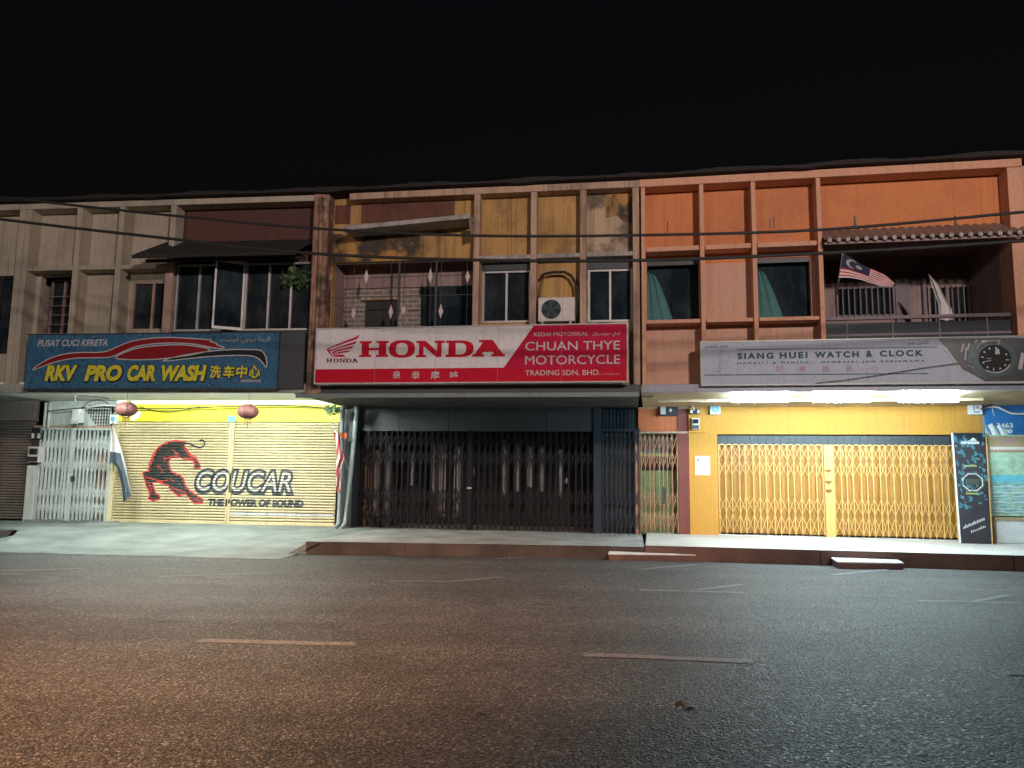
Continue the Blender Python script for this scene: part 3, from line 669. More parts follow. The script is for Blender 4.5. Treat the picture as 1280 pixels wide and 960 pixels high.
# ------------------------------------------------------------------ BEIGE HOUSE (left)
HL = thing('shophouse', L, (0, 0, 0), 'beige shophouse with a cream roller shutter below a bright yellow panel', 'shophouse')
LU = -6.55; rec = .33
fins = [L.u(x, 330)+.06 for x in (27, 91, 144, 209)]
m = MB()
for i, u in enumerate(fins): m.box(u-.06, u+.06, 0, rec-.002, 3.2, ZROOF-.02)
m.box(LU+.01, LU+.15, 0, rec-.002, 3.2, ZROOF-.02)
builds(m, 'fin', 'l_beige', HL, bevel=.01)
m = MB(); u = fins[3]; m.box(u-.075, u+.1, -.02, -.003, 3.5, L.z(212, 328)); m.build('pier', 'l_pink', HL)
m = MB(); m.box(LU, 0, -.02, rec, ZROOF-.14, ZROOF-.016); m.build('top_beam', 'l_beige', HL, bevel=.012)
zll = L.z(150, 333)
m = MB()
for a, b in zip([LU+.09]+fins, fins): m.box(a+.061, b-.061, .02, rec-.003, zll-.05, zll+.04)
builds(m, 'ledge', 'l_beige', HL, bevel=.01)
w0 = (fins[0]+.16, fins[1]-.08, 3.75, zll-.08); w2 = (fins[2]+.14, fins[3]-.08, L.z(180, 413, .33), L.z(180, 352, .33)); wl = (LU+.2, fins[0]-.08, 3.9, zll-.06)
zr1 = L.z(300, 326)
wr = (fins[3]+.09, -.02, L.z(300, 413), zr1)
wall(MB(), LU, fins[3], 3.13, ZROOF-.02, rec, .15, [w0, w2, wl]).build('upper_wall', 'l_beige', HL)
wall(MB(), fins[3], 0, zr1, ZROOF-.02, rec+.01, .15).build('upper_wall', 'l_maroon', HL)
wall(MB(), fins[3], 0, 3.13, wr[2], .1, .15).build('lower_wall', 'c_dark', HL)
win(HL, L, w2, rec+.05, 2, 'l_pink', 'window_glass', .04)
f = win(HL, L, w0, rec+.35, 3, 'balcony_dark', 'window_glass', .03)
m = MB()
for k in range(1, 8): m.box(w0[0], w0[1], rec+.2, rec+.215, w0[2]+(w0[3]-w0[2])*k/9, w0[2]+(w0[3]-w0[2])*k/9+.012)
m.build('window_bar', 'balcony_dark', f)
win(HL, L, wl, rec+.2, 2, 'dark_plastic', 'window_glass', .03)
# strip of aluminium casements, one sash pushed open
ue = [L.u(x, 370) for x in (217, 245, 272, 304, 333, 361, 386)]
z0, z1 = L.z(300, 411), L.z(300, 328.5)
m = MB(); m.box(ue[0]-.03, ue[-1]-.05, .1, .16, z0-.02, z0+.02); m.box(ue[0]-.03, ue[-1]-.05, .1, .16, z1-.02, z1+.02)
for u in ue[:-1]: m.box(u-.022, u+.022, .095, .165, z0+.02, z1-.02)
f = m.build('window', 'alu', HL)
for i in range(6):
    if i == 2: continue
    g = MB(); g.box(ue[i]+.022, ue[i+1]-.022, .13, .136, z0+.02, z1-.02); g.build('pane', 'window_glass', f)
m = MB(); a, b = ue[2]+.02, ue[3]-.03; o1, o2 = -.2, .09
def sash(s, t): return (a+(b-a)*s, o1+(o2-o1)*s, z0-.02+(z1-z0+.06)*t)
def hx(s0, s1, t0, t1):
    A = [sash(s0, t0), sash(s1, t0), sash(s1, t1), sash(s0, t1)]; m.hexa(A, [(x, y+.03, z) for x, y, z in A])
hx(0, .06, 0, 1); hx(.94, 1, 0, 1); hx(.06, .94, 0, .04); hx(.06, .94, .96, 1)
sh = m.build('open_sash', 'white_metal', f)
m = MB(); A = [sash(.06, .04), sash(.94, .04), sash(.94, .96), sash(.06, .96)]; m.poly([(x, y+.012, z) for x, y, z in A]); m.build('pane', 'blue_glass', sh)
m = MB(); m.box(fins[3]+.09, -.1, 1.8, 1.9, 3.2, ZROOF-.4); m.build('room_wall', 'interior', HL)
# sheet canopy over the casements
uc0, uc1 = L.u(176, 305, -.5), L.u(384, 320, -.2)
zt_, zb_ = L.z(280, 303, .1), L.z(280, 316, -.75)
m = MB()
m.grid(lambda a, b: (uc0+(uc1-uc0)*a, -.75+1.08*b, zb_+(zt_-zb_+.1)*b+.012*math.sin(a*150)), 120, 2)
m.box(uc0, uc1, -.76, -.735, zb_-.07, zb_+.0); m.box(uc0, uc1, -.3, -.26, zb_-.02, zb_+.04)
m.build('canopy', 'roof_dark', HL)
# ground floor
zlb = L.z(200, 491)
m = MB(); m.box(-14, .0, -.06, .10, zlb, 3.2); m.build('fascia_beam', 'l_band', HL)
m = MB(); m.box(-7.9, .42, .102, 3.4, ZSOF+.17, ZSOF+.26); m.build('soffit', 'l_ceiling', HL)
us0, us1 = L.u(145, 590, G), L.u(421, 590, G)
zy0, zy1 = L.z(280, 527.5, G), L.z(280, 507, G)
m = MB(); m.box(us0-.03, us1+.1, G-.1, G+.1, zy0, ZSOF+.168); m.build('shutter_box', 'l_yellow', HL)
m = MB(); m.box(us0-.03, us1+.1, G-.115, G-.101, zy1+.02, ZSOF+.165); m.build('soffit_trim', 'l_ceiling', HL)
def slat(z): return [(0, .002), (.010, -.012), (.034, -.016), (.056, -.013), (.0665, .002)]
PER = .0665; zsb = .25
um = L.u(288, 590, G)
def prof(z):
    t = (z-zsb) % PER; pr = [(0, .085), (.0185, .085), (.020, -.010), (.042, -.018), (.065, -.010), (PER, .085)]
    for (a, b), (c, d) in zip(pr, pr[1:]):
        if t <= c+1e-9: return b+(d-b)*(t-a)/(c-a)
    return 0
def shutter(parent, U, u0, u1, z0, z1, y, mt):
    m = MB(); zl_ = []
    z = zsb
    while z < z1:
        for t in (0.0001, .0185, .020, .042, .065): zl_.append(z+t)
        z += PER
    zl_ = [q for q in zl_ if z0 <= q <= z1]
    for a, b in zip(zl_, zl_[1:]): m.poly([(u0, y+prof(a), a), (u1, y+prof(a), a), (u1, y+prof(b), b), (u0, y+prof(b), b)])
    return m.build('roller_shutter', mt, parent)
S1 = shutter(HL, L, us0, um-.05, .25, zy0, G, 'l_shutter'); S2 = shutter(HL, L, um+.05, us1, .25, zy0, G, 'l_shutter')
for s_, a, b in ((S1, us0, um-.05), (S2, um+.05, us1)):
    m = MB(); m.box(a, b, G-.03, G+.01, .235, .30); m.build('bottom_rail', 'l_shutter', s_)
m = MB(); m.box(um+.055, us1-.02, G-.024, G-.012, L.z(350, 644.5, G), L.z(350, 641.5, G)); m.build('slat_strip', 'l_white', S2)
m = MB(); m.box(um-.06, um-.012, G-.05, G+.05, .235, zy0+.002); m.box(um+.012, um+.06, G-.05, G+.05, .235, zy0+.002); m.box(um-.012, um+.012, G-.03, G+.05, .235, zy0); mp_ = m.build('shutter_mullion', 'l_shutter', HL, bevel=.006)
m = MB(); m.box(us0-.1, us0-.002, G-.06, G+.06, .235, zy0); m.build('shutter_jamb', 'l_shutter', HL)
m = MB(); q = L.rect(285, 520, 295, 527, G-.12); m.box(q[0], q[1], G-.135, G-.101, q[2], q[3]); m.build('name_plate', 'label_blue', HL)
# painted artwork lies on the slats: cut along every slat edge and pressed onto the profile
def on_slats(mb, name, mt, parent, lift, gap=True):
    bm = bmesh.new()
    for p in mb.v: bm.verts.new(p)
    bm.verts.ensure_lookup_table()
    for f_ in mb.f:
        try: bm.faces.new([bm.verts[i] for i in f_])
        except ValueError: pass
    for f_ in bm.faces: f_.normal_update()
    bmesh.ops.triangulate(bm, faces=bm.faces[:])
    zz = [v.co.z for v in bm.verts]; z = zsb+PER*math.floor((min(zz)-zsb)/PER)
    while z < max(zz):
        for t in (0, .0185, .020, .042, .065):
            if min(zz) < z+t < max(zz): bmesh.ops.bisect_plane(bm, geom=bm.verts[:]+bm.edges[:]+bm.faces[:], plane_co=(0, 0, z+t), plane_no=(0, 0, 1))
        z += PER
    if gap:
        kill = [f_ for f_ in bm.faces if (f_.calc_center_median().z-zsb) % PER < .020 or (f_.calc_center_median().z-zsb) % PER > .065]
        bmesh.ops.delete(bm, geom=kill, context='FACES')
    o = MB()
    bm.verts.ensure_lookup_table(); bm.verts.index_update()
    o.v = [(v.co.x, G+(prof(v.co.z) if gap else min(prof(v.co.z), -.010))-lift, v.co.z) for v in bm.verts]; o.f = [tuple(v.index for v in f_.verts) for f_ in bm.faces]; o.m = [0]*len(o.f)
    # keep faces turned to the street
    for i, f_ in enumerate(o.f):
        a, b, c = (Vector(o.v[k]) for k in f_[:3])
        if (b-a).cross(c-a).y > 0: o.f[i] = f_[::-1]
    bm.free(); return o.build(name, mt, parent)
T3 = lambda pts: [L.at(170+x/9.6, 540+y/9.6, G) for x, y in pts]
body = T3([(600, 118), (480, 108), (370, 130), (290, 175), (240, 225), (200, 300), (170, 390), (155, 470), (90, 490), (100, 530), (115, 570), (130, 640), (165, 700), (170, 760), (155, 800), (210, 825), (290, 800), (285, 770), (240, 740), (215, 670), (200, 610), (250, 590), (330, 620), (400, 630), (410, 680), (470, 730), (510, 765), (600, 740), (650, 790), (700, 855), (800, 850), (810, 815), (740, 770), (650, 710), (600, 650), (580, 600), (570, 560), (520, 510), (440, 490), (410, 440), (395, 380), (400, 340), (430, 300), (490, 285), (540, 300), (570, 320), (640, 325), (700, 350), (715, 390), (700, 430), (780, 425), (760, 380), (720, 310), (650, 270), (610, 210), (580, 165)])
tail = T3([(560, 128), (650, 140), (720, 178), (780, 190), (822, 165), (830, 122), (800, 97), (765, 105)])
m = MB(); m.stroke(body, .05, 0, True); on_slats(m, 'cat_outline', 'art_red', S1, .004, False)
m = MB(); m.flat(body, 0); on_slats(m, 'cat_body', 'art_black', S1, .0065)
m = MB(); m.stroke(tail, .04, 0); on_slats(m, 'cat_tail', 'art_black', S1, .009, False)
m = MB()
for s_ in ([(250, 225), (210, 310), (185, 400)], [(440, 205), (470, 240), (520, 275)], [(330, 290), (360, 320), (430, 290)], [(250, 400), (300, 430), (330, 490)], [(130, 540), (200, 560), (300, 590), (390, 580)], [(420, 560), (470, 600)], [(440, 660), (510, 700), (600, 720)], [(580, 190), (640, 280), (720, 320)], [(160, 600), (190, 690), (180, 760)], [(700, 800), (780, 830)], [(340, 300), (350, 360)], [(640, 300), (700, 350)]):
    m.stroke(T3(s_), .022, 0)
on_slats(m, 'cat_marking', 'art_red', S1, .009, False)
bx = L.rect(243, 585.5, 369, 619, G)
def split_text(body_, rc, off, shear, mt, lift, gap, dx=0, dz=0):
    m = MB(); m.text(body_, (rc[0]+dx, rc[1]+dx, rc[2]+dz, rc[3]+dz), 0, shear, off)
    # the two shutters are separated by the mullion: cut the word there
    for par, lo_, hi_ in ((S1, -99, um-.06), (S2, um+.06, 99), (mp_, um-.06, um-.012), (mp_, um+.012, um+.06)):
        bm = bmesh.new()
        for p in m.v: bm.verts.new(p)
        bm.verts.ensure_lookup_table()
        for f_ in m.f:
            try: bm.faces.new([bm.verts[i] for i in f_])
            except ValueError: pass
        for cx, no in ((lo_, -1), (hi_, 1)):
            bmesh.ops.bisect_plane(bm, geom=bm.verts[:]+bm.edges[:]+bm.faces[:], plane_co=(cx, 0, 0), plane_no=(no, 0, 0), clear_outer=True)
        bm.verts.ensure_lookup_table(); bm.verts.index_update()
        if not bm.faces: continue
        q = MB(); q.v = [tuple(v.co) for v in bm.verts]; q.f = [tuple(v.index for v in f_.verts) for f_ in bm.faces]; bm.free()
        if par is mp_:
            q.v = [(a, G-.05-lift, c) for a, b, c in q.v]; q.m = [0]*len(q.f); q.build('lettering', mt, par)
        else: on_slats(q, 'lettering', mt, par, lift, gap)
h_ = .02
split_text('COUCAR', (bx[0], bx[1], bx[2], bx[3]), .10, .22, 'art_black', .004, False)
split_text('COUCAR', (bx[0]+.07, bx[1]-.095, bx[2]+.095, bx[3]-.07), .0, .22, 'art_white', .0075, True)
tx = L.rect(260, 624, 380, 633.5, G)
split_text('THE POWER OF SOUND', tx, .07, .05, 'art_black', .004, False)
# stair gate, meters and vents left of the shutter
ug0, ug1 = L.u(50, 595, G), L.u(139, 595, G)
zgt = L.z(100, 535.5, G)
m = MB(); umid = L.u(92, 590, G)
gate(m, ug0+.03, umid-.03, .27, zgt-.03, G-.12, 8, [(.02, .2), (.2, .36), (.5, .66), (.72, .9)], .05, .022); gate(m, umid+.03, ug1-.03, .27, zgt-.03, G-.12, 9, [(.02, .2), (.2, .36), (.5, .66), (.72, .9)], .034, .022)
lg = m.build('folding_gate', 'l_gate', HL)
m = MB(); m.box(umid-.05, umid+.05, G-.15, G-.08, .26, zgt); m.build('lock_post', 'l_gate', lg)
m = MB(); z = 1.2; m.box(umid+.06, umid+.16, G-.17, G-.15, z, z+.12); m.build('lock', 'steel_dark', lg)
m = MB(); m.box(ug0-.25, ug0-.01, G-.14, G+.05, .22, L.z(45, 582, G)); m.box(ug1+.0, us0-.1, G-.16, G+.05, .22, L.z(142, 580, G)); builds(m, 'gate_pier', 'l_white', HL)
m = MB(); m.box(ug0, ug1, G+.3, G+.35, .22, 2.9); db = m.build('stair_door', 'l_gate', HL)
q = L.rect(118, 565, 134, 640, G+.25); m = MB(); m.box(q[0], q[1], G+.24, G+.298, .3, q[3]); m.build('door_leaf', 'brown_wall', db)
m = MB(); m.box(ug0-.2, us0-.04, G-.1, G-.02, zgt+.0, zgt+.06); m.build('lintel', 'c_fin', HL)
q = L.rect(62, 512, 96, 532, G); m = MB(); m.box(q[0], q[1], G-.02, G+.1, q[2], q[3]+.1); m.build('transom_panel', 'l_white', HL)
m = MB(); m.box(q[0]-.03, q[0]+.05, G-.04, G-.021, q[2], q[3]+.1); m.box(q[0]-.03, q[1]+.05, G-.043, G-.021, q[2]-.02, q[2]+.03); m.build('transom_frame', 'l_gate', HL)
q = L.rect(108, 511, 138, 534, G); m = MB(); m.box(q[0], q[1], G+.05, G+.08, q[2], q[3]+.1); vw = m.build('vent_window', 'interior', HL)
m = MB()
for k in range(10): u = q[0]+(q[1]-q[0])*k/9; m.box(u-.009, u+.009, G, G+.016, q[2], q[3]+.05)
for k in range(7): z = q[2]+(q[3]-q[2])*k/6; m.box(q[0], q[1], G+.018, G+.03, z-.008, z+.008)
m.prism([(q[0]-.05, q[2]), (q[0]+.3, q[2]), (q[0]-.05, q[3])], G-.02, G-.004)
m.build('vent_bar', 'l_white', vw)
wall(MB(), -7.9, us0-.04, 0, ZSOF+.168, G+.11, .15, [(ug0, ug1, 0, zgt), (q[0], q[1], q[2], q[3]+.1)]).build('front_wall', 'l_white', HL)
m = MB(); m.box(ug0-.1, ug1+.3, G-.35, G, .2, .265); m.build('threshold', 'ramp_concrete', HL)
for k, (x, y0) in enumerate(((55, 508), (60, 508))):
    m = MB(); u = L.u(x, 540, G-.15); m.tube([(u, G-.16, zgt-.02), (u, G-.16, 3.1)], .035); m.build('conduit', 'pvc_white', HL, smooth=True)
shell(HL, LU, 0, 'l_beige'); roofline(HL, LU, 0, 2)
# dark pier and downpipes between the cream shutter and the dark gate
m = MB(); a, b = L.u(424, 590, G), L.u(437, 590, G); m.box(a+.05, b+.28, 2.2, G+.4, .2, ZSOF+.1); m.build('pier', 'c_dark', HC) if False else None
pz = MB(); ca, cb = C.u(427, 590, 2.6), C.u(440, 590, 2.6); pz.box(ca, cb, 2.65, G+.4, .2, ZSOF+.01); pz.build('pier', 'c_dark', HC)
for x0, x1, mt, lb in ((443, 428, 'pipe_grey', 'grey downpipe at the left end of the dark folding gate'), (425, 420, 'pipe_grey', 'grey downpipe at the right end of the cream roller shutter')):
    m = MB(); m.tube([(C.u(x0, 505, 2.3), 2.45, ZSOF+.0), (C.u(x0, 505, 2.3), 2.45, 2.8), (C.u((x0+x1)/2, 580, 2.3), 2.45, 1.4), (C.u(x1, 655, 2.3), 2.45, .35), (C.u(x1, 655, 2.3)-.02, 2.3, .24)], .05, 12)
    m.build('downpipe', mt, U=C, org=(C.u(x1, 655, 2.3), 2.45, .22), label=lb, cat='pipe', group='downpipes beside the pier', smooth=True)

# ------------------------------------------------------------------ neighbours at both picture edges
HN = thing('shophouse', L, (-9.8, 0, 0), 'grey shuttered shophouse at the left edge of the picture', 'shophouse')
m = MB(); n0, n1 = -13.2, -6.56
for u in (-7.8, -9.1, -10.4, -11.7, -13.1): m.box(u-.06, u+.06, 0, .328, 3.2, ZROOF-.02)
builds(m, 'fin', 'l_beige', HN)
m = MB(); m.box(n0, n1, -.02, .33, ZROOF-.14, ZROOF-.016); m.build('top_beam', 'l_beige', HN)
hh = [(-7.6, -6.75, 3.9, zll-.06), (-9.0, -7.95, 3.9, zll-.06)]
wall(MB(), n0, n1, 3.13, ZROOF-.02, .33, .15, hh).build('upper_wall', 'l_beige', HN)
for q in hh: win(HN, L, q, .45, 2, 'dark_plastic')
S3 = shutter(HN, L, n0, L.u(40, 590, G), .25, L.z(20, 526, G), G, 'grey_shutter')
m = MB(); m.box(n0, L.u(46, 510, G), G-.05, G+.1, L.z(20, 526, G), ZSOF+.168); m.build('shutter_box', 'grey_shutter', HN)
m = MB(); m.box(n0, -7.9, .1, 3.4, ZSOF+.17, ZSOF+.26); m.build('soffit', 'l_band', HN)
shell(HN, n0, n1, 'l_beige'); roofline(HN, n0, n1, 5)
HE = thing('shophouse', R, (RU+3, 0, 0), 'brown walled shophouse at the right edge behind the blue notice panel', 'shophouse')
wall(MB(), RU+.01, RU+6.5, 3.13, ZROOF-.02, .3, .15).build('upper_wall', 'r_hazed', HE)
wall(MB(), RU+.91, RU+6.5, 0, ZSOF+.008, G+.01, .2).build('front_wall', 'brown_wall', HE)
m = MB(); m.box(6.31, RU+6.5, -.08, 3.4, ZSOF+.011, ZSOF+.13); m.build('soffit', 'brown_wall', HE)
shell(HE, RU+.01, RU+6.5, 'r_hazed'); roofline(HE, RU, RU+6.5, 6)
#PART2
# ================================================================== SIGNS
def px(U, pts, d): return [U.at(x, y, d) for x, y in pts]
def ring_letter(m, tf, y, cx, cy, rx, ry, ix, iy, n=36, a0=0, a1=360, ex=.8):
    def se(r1, r2, q):
        c, s = math.cos(q), math.sin(q); return (cx+r1*math.copysign(abs(c)**ex, c), cy+r2*math.copysign(abs(s)**ex, s))
    k = len(m.v); 
    for i in range(n+1):
        q = math.radians(a0+(a1-a0)*i/n); m.v.append((*[tf(*se(rx, ry, q))[0]], y, tf(*se(rx, ry, q))[1])); p = tf(*se(ix, iy, q)); m.v.append((p[0], y, p[1]))
    for i in range(n): a = k+2*i; m.f.append((a, a+1, a+3, a+2)[::-1] if False else (a+1, a+3, a+2, a)[::-1]); m.m.append(m.mi)
def slab_word(m, rcs, y):
    """wide slab-serif capitals H O N D A, each in its own box"""
    for ch, (u0, u1, z0, z1) in zip('HONDA', rcs):
        tf = lambda a, b: (u0+(u1-u0)*a, z0+(z1-z0)*b)
        pl = lambda *p: m.flat([tf(*q) for q in p], y)
        if ch == 'H':
            pl((0, 0), (.42, 0), (.42, .14), (.33, .14), (.33, .42), (.67, .42), (.67, .14), (.58, .14), (.58, 0), (1, 0), (1, .14), (.92, .14), (.92, .86), (1, .86), (1, 1), (.58, 1), (.58, .86), (.67, .86), (.67, .57), (.33, .57), (.33, .86), (.42, .86), (.42, 1), (0, 1), (0, .86), (.08, .86), (.08, .14), (0, .14))
        elif ch == 'O': ring_letter(m, tf, y, .5, .5, .5, .52, .23, .36)
        elif ch == 'N':
            pl((0, 0), (.36, 0), (.36, .14), (.26, .14), (.26, .68), (.72, 0), (.9, 0), (.9, .86), (1, .86), (1, 1), (.64, 1), (.64, .86), (.74, .86), (.74, .36), (.32, 1), (0, 1), (0, .86), (.1, .86), (.1, .14), (0, .14))
        elif ch == 'D':
            pl((0, 0), (.5, 0), (.5, .15), (.36, .15), (.36, .85), (.5, .85), (.5, 1), (0, 1), (0, .86), (.1, .86), (.1, .14), (0, .14))
            ring_letter(m, tf, y, .5, .5, .5, .5, .24, .35, 18, -90, 90)
        else:
            pl((0, 0), (.36, 0), (.36, .14), (.28, .14), (.34, .28), (.62, .28), (.68, .14), (.58, .14), (.58, 0), (1, 0), (1, .14), (.94, .14), (.62, 1), (.2, 1), (.2, .87), (.32, .87), (.07, .14), (0, .14))
            m.v; 
    return m
AR = lambda *c: ''.join(chr(x) for x in c[::-1])
KEDAI = (0xFEDB, 0xFEAA, 0xFE8D, 0xFEF1)
# ---- middle sign
D = -.30; F = D-.006; F2 = D-.010; F3 = D-.014
q = C.rect(395.5, 408.5, 783.5, 477.5, D); hC = q
sg = thing('shop_sign', C, ((q[0]+q[1])/2, D, q[2]), 'long white and red signboard with a red wing emblem and large red HONDA lettering', 'sign')
m = MB(); m.box(q[0], q[1], D, -.03, q[2], q[3]); m.build('sign_box', 'sign_white', sg)
m = MB(); t = .022
m.box(q[0]-t, q[1]+t, D-.02, -.06, q[3], q[3]+t); m.box(q[0]-t, q[1]+t, D-.02, -.06, q[2]-t, q[2]); m.box(q[0]-t, q[0], D-.02, -.06, q[2], q[3]); m.box(q[1], q[1]+t, D-.02, -.06, q[2], q[3]); m.build('sign_frame', 'white_metal', sg)
def cp_(x, y):          # sign pixel measures -> board coordinates, levelled along the board
    k = (x-395.5)/388.; top, bot = 411.5-7*k, 480.8-6.3*k
    return (q[0]+(q[1]-q[0])*k, q[3]-(q[3]-q[2])*(y-top)/(bot-top))
def crc(x0, y0, x1, y1): a, b = cp_(x0, y1), cp_(x1, y0); return a[0], b[0], a[1], b[1]
zb = cp_(500, 461.5)[1]
m = MB(); m.flat([(q[0], q[2]), (q[1], q[2]), (q[1], zb), (q[0], zb)], F); m.build('red_band', 'sign_red', sg)
a, b = cp_(672, 407), cp_(637, 459)
m = MB(); m.flat([(b[0]-.02, zb), (q[1], zb), (q[1], q[3]), (a[0], q[3])], F); m.build('red_field', 'sign_wine', sg)
m = MB()
for k in range(1, 5): u = q[0]+(q[1]-q[0])*k/5; m.box(u-.0025, u+.0025, D-.0075, D-.005, q[2], q[3])
m.build('panel_seam', 'lamp_grey', sg)
T4 = lambda pts: [cp_(395+x/16, 410+y/16) for x, y in pts]
m = MB()
for s_ in ([(230, 430), (300, 385), (600, 265), (800, 190), (925, 128), (850, 222), (700, 275), (450, 360), (310, 410), (265, 440), (365, 588), (345, 592), (235, 465)],
           [(275, 455), (420, 410), (700, 310), (852, 258), (820, 325), (700, 352), (500, 405), (330, 475), (300, 482)],
           [(325, 500), (480, 435), (700, 383), (805, 363), (750, 412), (600, 442), (450, 482), (362, 528)],
           [(348, 540), (480, 488), (600, 470), (725, 453), (690, 490), (560, 512), (450, 528), (372, 558)],
           [(365, 568), (480, 543), (580, 543), (635, 588), (390, 592)]): m.flat(T4(s_), F)
m.build('wing_emblem', 'sign_wine', sg)
m = MB(); xs = (409.5, 418.5, 426.5, 434.5, 443); ws = (7.5, 7, 7.6, 8, 7.8)
slab_word(m, [crc(x, 449, x+w_, 454.2) for x, w_ in zip(xs, ws)], F); m.build('lettering', 'logo_wine', sg)
m = MB(); slab_word(m, [crc(a, b, c, d) for a, b, c, d in ((452, 426, 490, 447.2), (490.5, 425.3, 524, 447.5), (525.5, 425.4, 561.5, 447), (563, 425, 598, 446.5), (596.5, 424.2, 637, 445.8))], F); m.build('lettering', 'sign_red', sg)
for s_, bx_, o_, sp_ in (('CHUAN THYE', (662, 425, 775.5, 438), .005, 1), ('MOTORCYCLE', (662, 442.5, 775.5, 455.5), .005, 1), ('TRADING SDN. BHD.', (662, 461, 752, 469), .005, 1), ('KEDAI MOTOSIKAL', (672.5, 414.2, 738, 420), .004, 1)):
    m = MB(); m.text(s_, crc(*bx_), F2, 0, o_, sp_); m.build('lettering', 'vinyl_grey', sg)
m = MB(); m.text(AR(0xFEE3, 0xFEEE, 0xFE97, 0xFEEE, 0xFEB3, 0xFEF4, 0xFEDC, 0xFEDE)+' '+AR(*KEDAI), crc(743, 414, 776, 420.5), F2); m.build('lettering', 'vinyl_grey', sg)
m = MB(); m.text('(137904-W)', crc(754, 465, 775.5, 468.5), F2); m.build('lettering', 'ink_pale_red', sg)
for ch, x in zip('泉泰摩哆', (501.5, 526, 550.5, 574.5)):
    m = MB(); m.text(ch, crc(x-5.3, 464.3, x+5.3, 474.3), F2, 0, .01); m.build('lettering', 'vinyl_grey', sg)
# ---- left sign
D = -.18; F = D-.006; F2 = D-.010; F3 = D-.014
q = L.rect(33, 417.3, 347, 485.5, D)
sl = thing('shop_sign', L, ((q[0]+q[1])/2, D, q[2]), 'blue water-drop signboard with a red car outline and yellow RKV PRO CAR WASH lettering', 'sign')
m = MB(); m.box(q[0], q[1], D, -.03, q[2], q[3]); m.build('sign_panel', 'blue_droplet_vinyl', sl)
m = MB(); m.box(q[0]-.02, q[1]+.02, D-.012, -.04, q[2]-.03, q[2]); m.box(q[0]-.02, q[1]+.02, D-.012, -.04, q[3], q[3]+.02); m.build('sign_frame', 'dark_plastic', sl)
qL = q
def lp(x, y):
    k = (x-33)/314.; top, bot = 418.3-2.2*k, 486-.8*k
    return (qL[0]+(qL[1]-qL[0])*k, qL[3]-(qL[3]-qL[2])*(y-top)/(bot-top))
def lrc(x0, y0, x1, y1): a, b = lp(x0, y1), lp(x1, y0); return a[0], b[0], a[1], b[1]
def smooth_(pts, it=2):
    for _ in range(it):
        o = []
        for i in range(len(pts)):
            a, b = pts[i], pts[(i+1) % len(pts)]; o += [(a[0]*.75+b[0]*.25, a[1]*.75+b[1]*.25), (a[0]*.25+b[0]*.75, a[1]*.25+b[1]*.75)]
        pts = o
    return pts
car = [(42, 462), (51, 455), (65, 447), (82, 442.3), (100, 440.4), (125.6, 440.8), (137, 439), (149.5, 433), (163.6, 427), (182, 423.4), (210, 421.6), (231, 422.6), (251.5, 424), (267, 425), (262, 427), (274, 429.5), (271, 431), (284, 435), (278, 436.3), (267, 435), (247, 430.6), (231, 429.2), (210, 428.6), (182, 431), (165, 435.5), (151, 442.5), (140, 447.3), (114, 447.3), (93, 447.9), (72, 452), (58, 457), (44, 463)]
wnd = [(144.6, 447.9), (156.6, 441), (170.6, 436), (187.5, 433), (210, 431.4), (231, 431), (251.6, 433.6), (269, 437.3), (251.6, 442), (231, 445.6), (205, 449), (177.7, 450.2), (156.6, 449.6)]
tl = [(203, 451.6), (223, 446), (247, 441.6), (270, 438.6), (294, 437), (322, 437.4), (328.5, 439), (334, 448), (334.8, 461.8), (329.7, 453.8), (322, 446.4), (309, 444.2), (278, 445), (247, 447.3), (219, 451)]
for nm, pts, mt in (('car_outline', car, 'vinyl_red'), ('car_outline', wnd, 'vinyl_red'), ('car_outline', tl, 'ink_black')):
    p2 = [lp(*p) for p in smooth_(pts, 2 if nm else 1)]
    m = MB(); m.flat(p2, F); m.build(nm, mt, sl)
    m = MB(); m.stroke(p2, .021, F2, True); m.build('outline_edge', 'vinyl_grey', sl)
m = MB()
for k in range(1, 4): u = qL[0]+(qL[1]-qL[0])*k/4; m.box(u-.003, u+.003, D-.0035, D-.001, qL[2], qL[3])
m.build('panel_seam', 'dark_plastic', sl)
wx = [('RKV', 59, 100.5), ('PRO', 110, 157), ('CAR', 164, 199), ('WASH', 206, 262)]
for s_, x0, x1 in wx:
    r_ = lrc(x0, 456.3, x1, 476.8)
    m = MB(); m.text(s_, (r_[0]-.015, r_[1]+.03, r_[2]-.03, r_[3]+.012), F2, .2, .085); m.build('letter_shadow', 'ink_black', sl)
    m = MB(); m.text(s_, r_, F3, .2, .055); m.build('lettering', 'vinyl_yellow', sl)
for ch, x in zip('洗车中心', (273, 289.5, 305, 320.5)):
    r_ = lrc(x-7, 457, x+6.6, 472.8)
    m = MB(); m.text(ch, (r_[0]-.012, r_[1]+.022, r_[2]-.022, r_[3]+.01), F2, .05, .05); m.build('letter_shadow', 'ink_black', sl)
    m = MB(); m.text(ch, r_, F3, .05, .03); m.build('lettering', 'vinyl_yellow', sl)
m = MB(); m.text('PUSAT CUCI KERETA', lrc(46, 424, 136, 433), F2, .2, .02); m.build('lettering', 'vinyl_grey', sl)
m = MB(); m.text(AR(0xFB6C, 0xFEEE, 0xFEB3, 0xFE96)+' '+AR(0xFB7C, 0xFEEE, 0xFB7C, 0xFEF2)+' '+AR(0xFEDB, 0xFEAE, 0xFEF3, 0xFE98, 0xFE8E), lrc(277, 420.5, 337, 430), F2); m.build('lettering', 'vinyl_grey', sl)
m = MB()
for k in range(26):
    x = 304.5+k*.93; a = lp(x, 474.5); m.flat([lp(x, 477.6 if k % 4 else 479), lp(x+.5, 477.6), lp(x+.5, 474.5), lp(x, 474.5)], F2)
m.build('small_print', 'vinyl_grey', sl)
q = L.rect(348, 415.5, 380, 486, -.12)
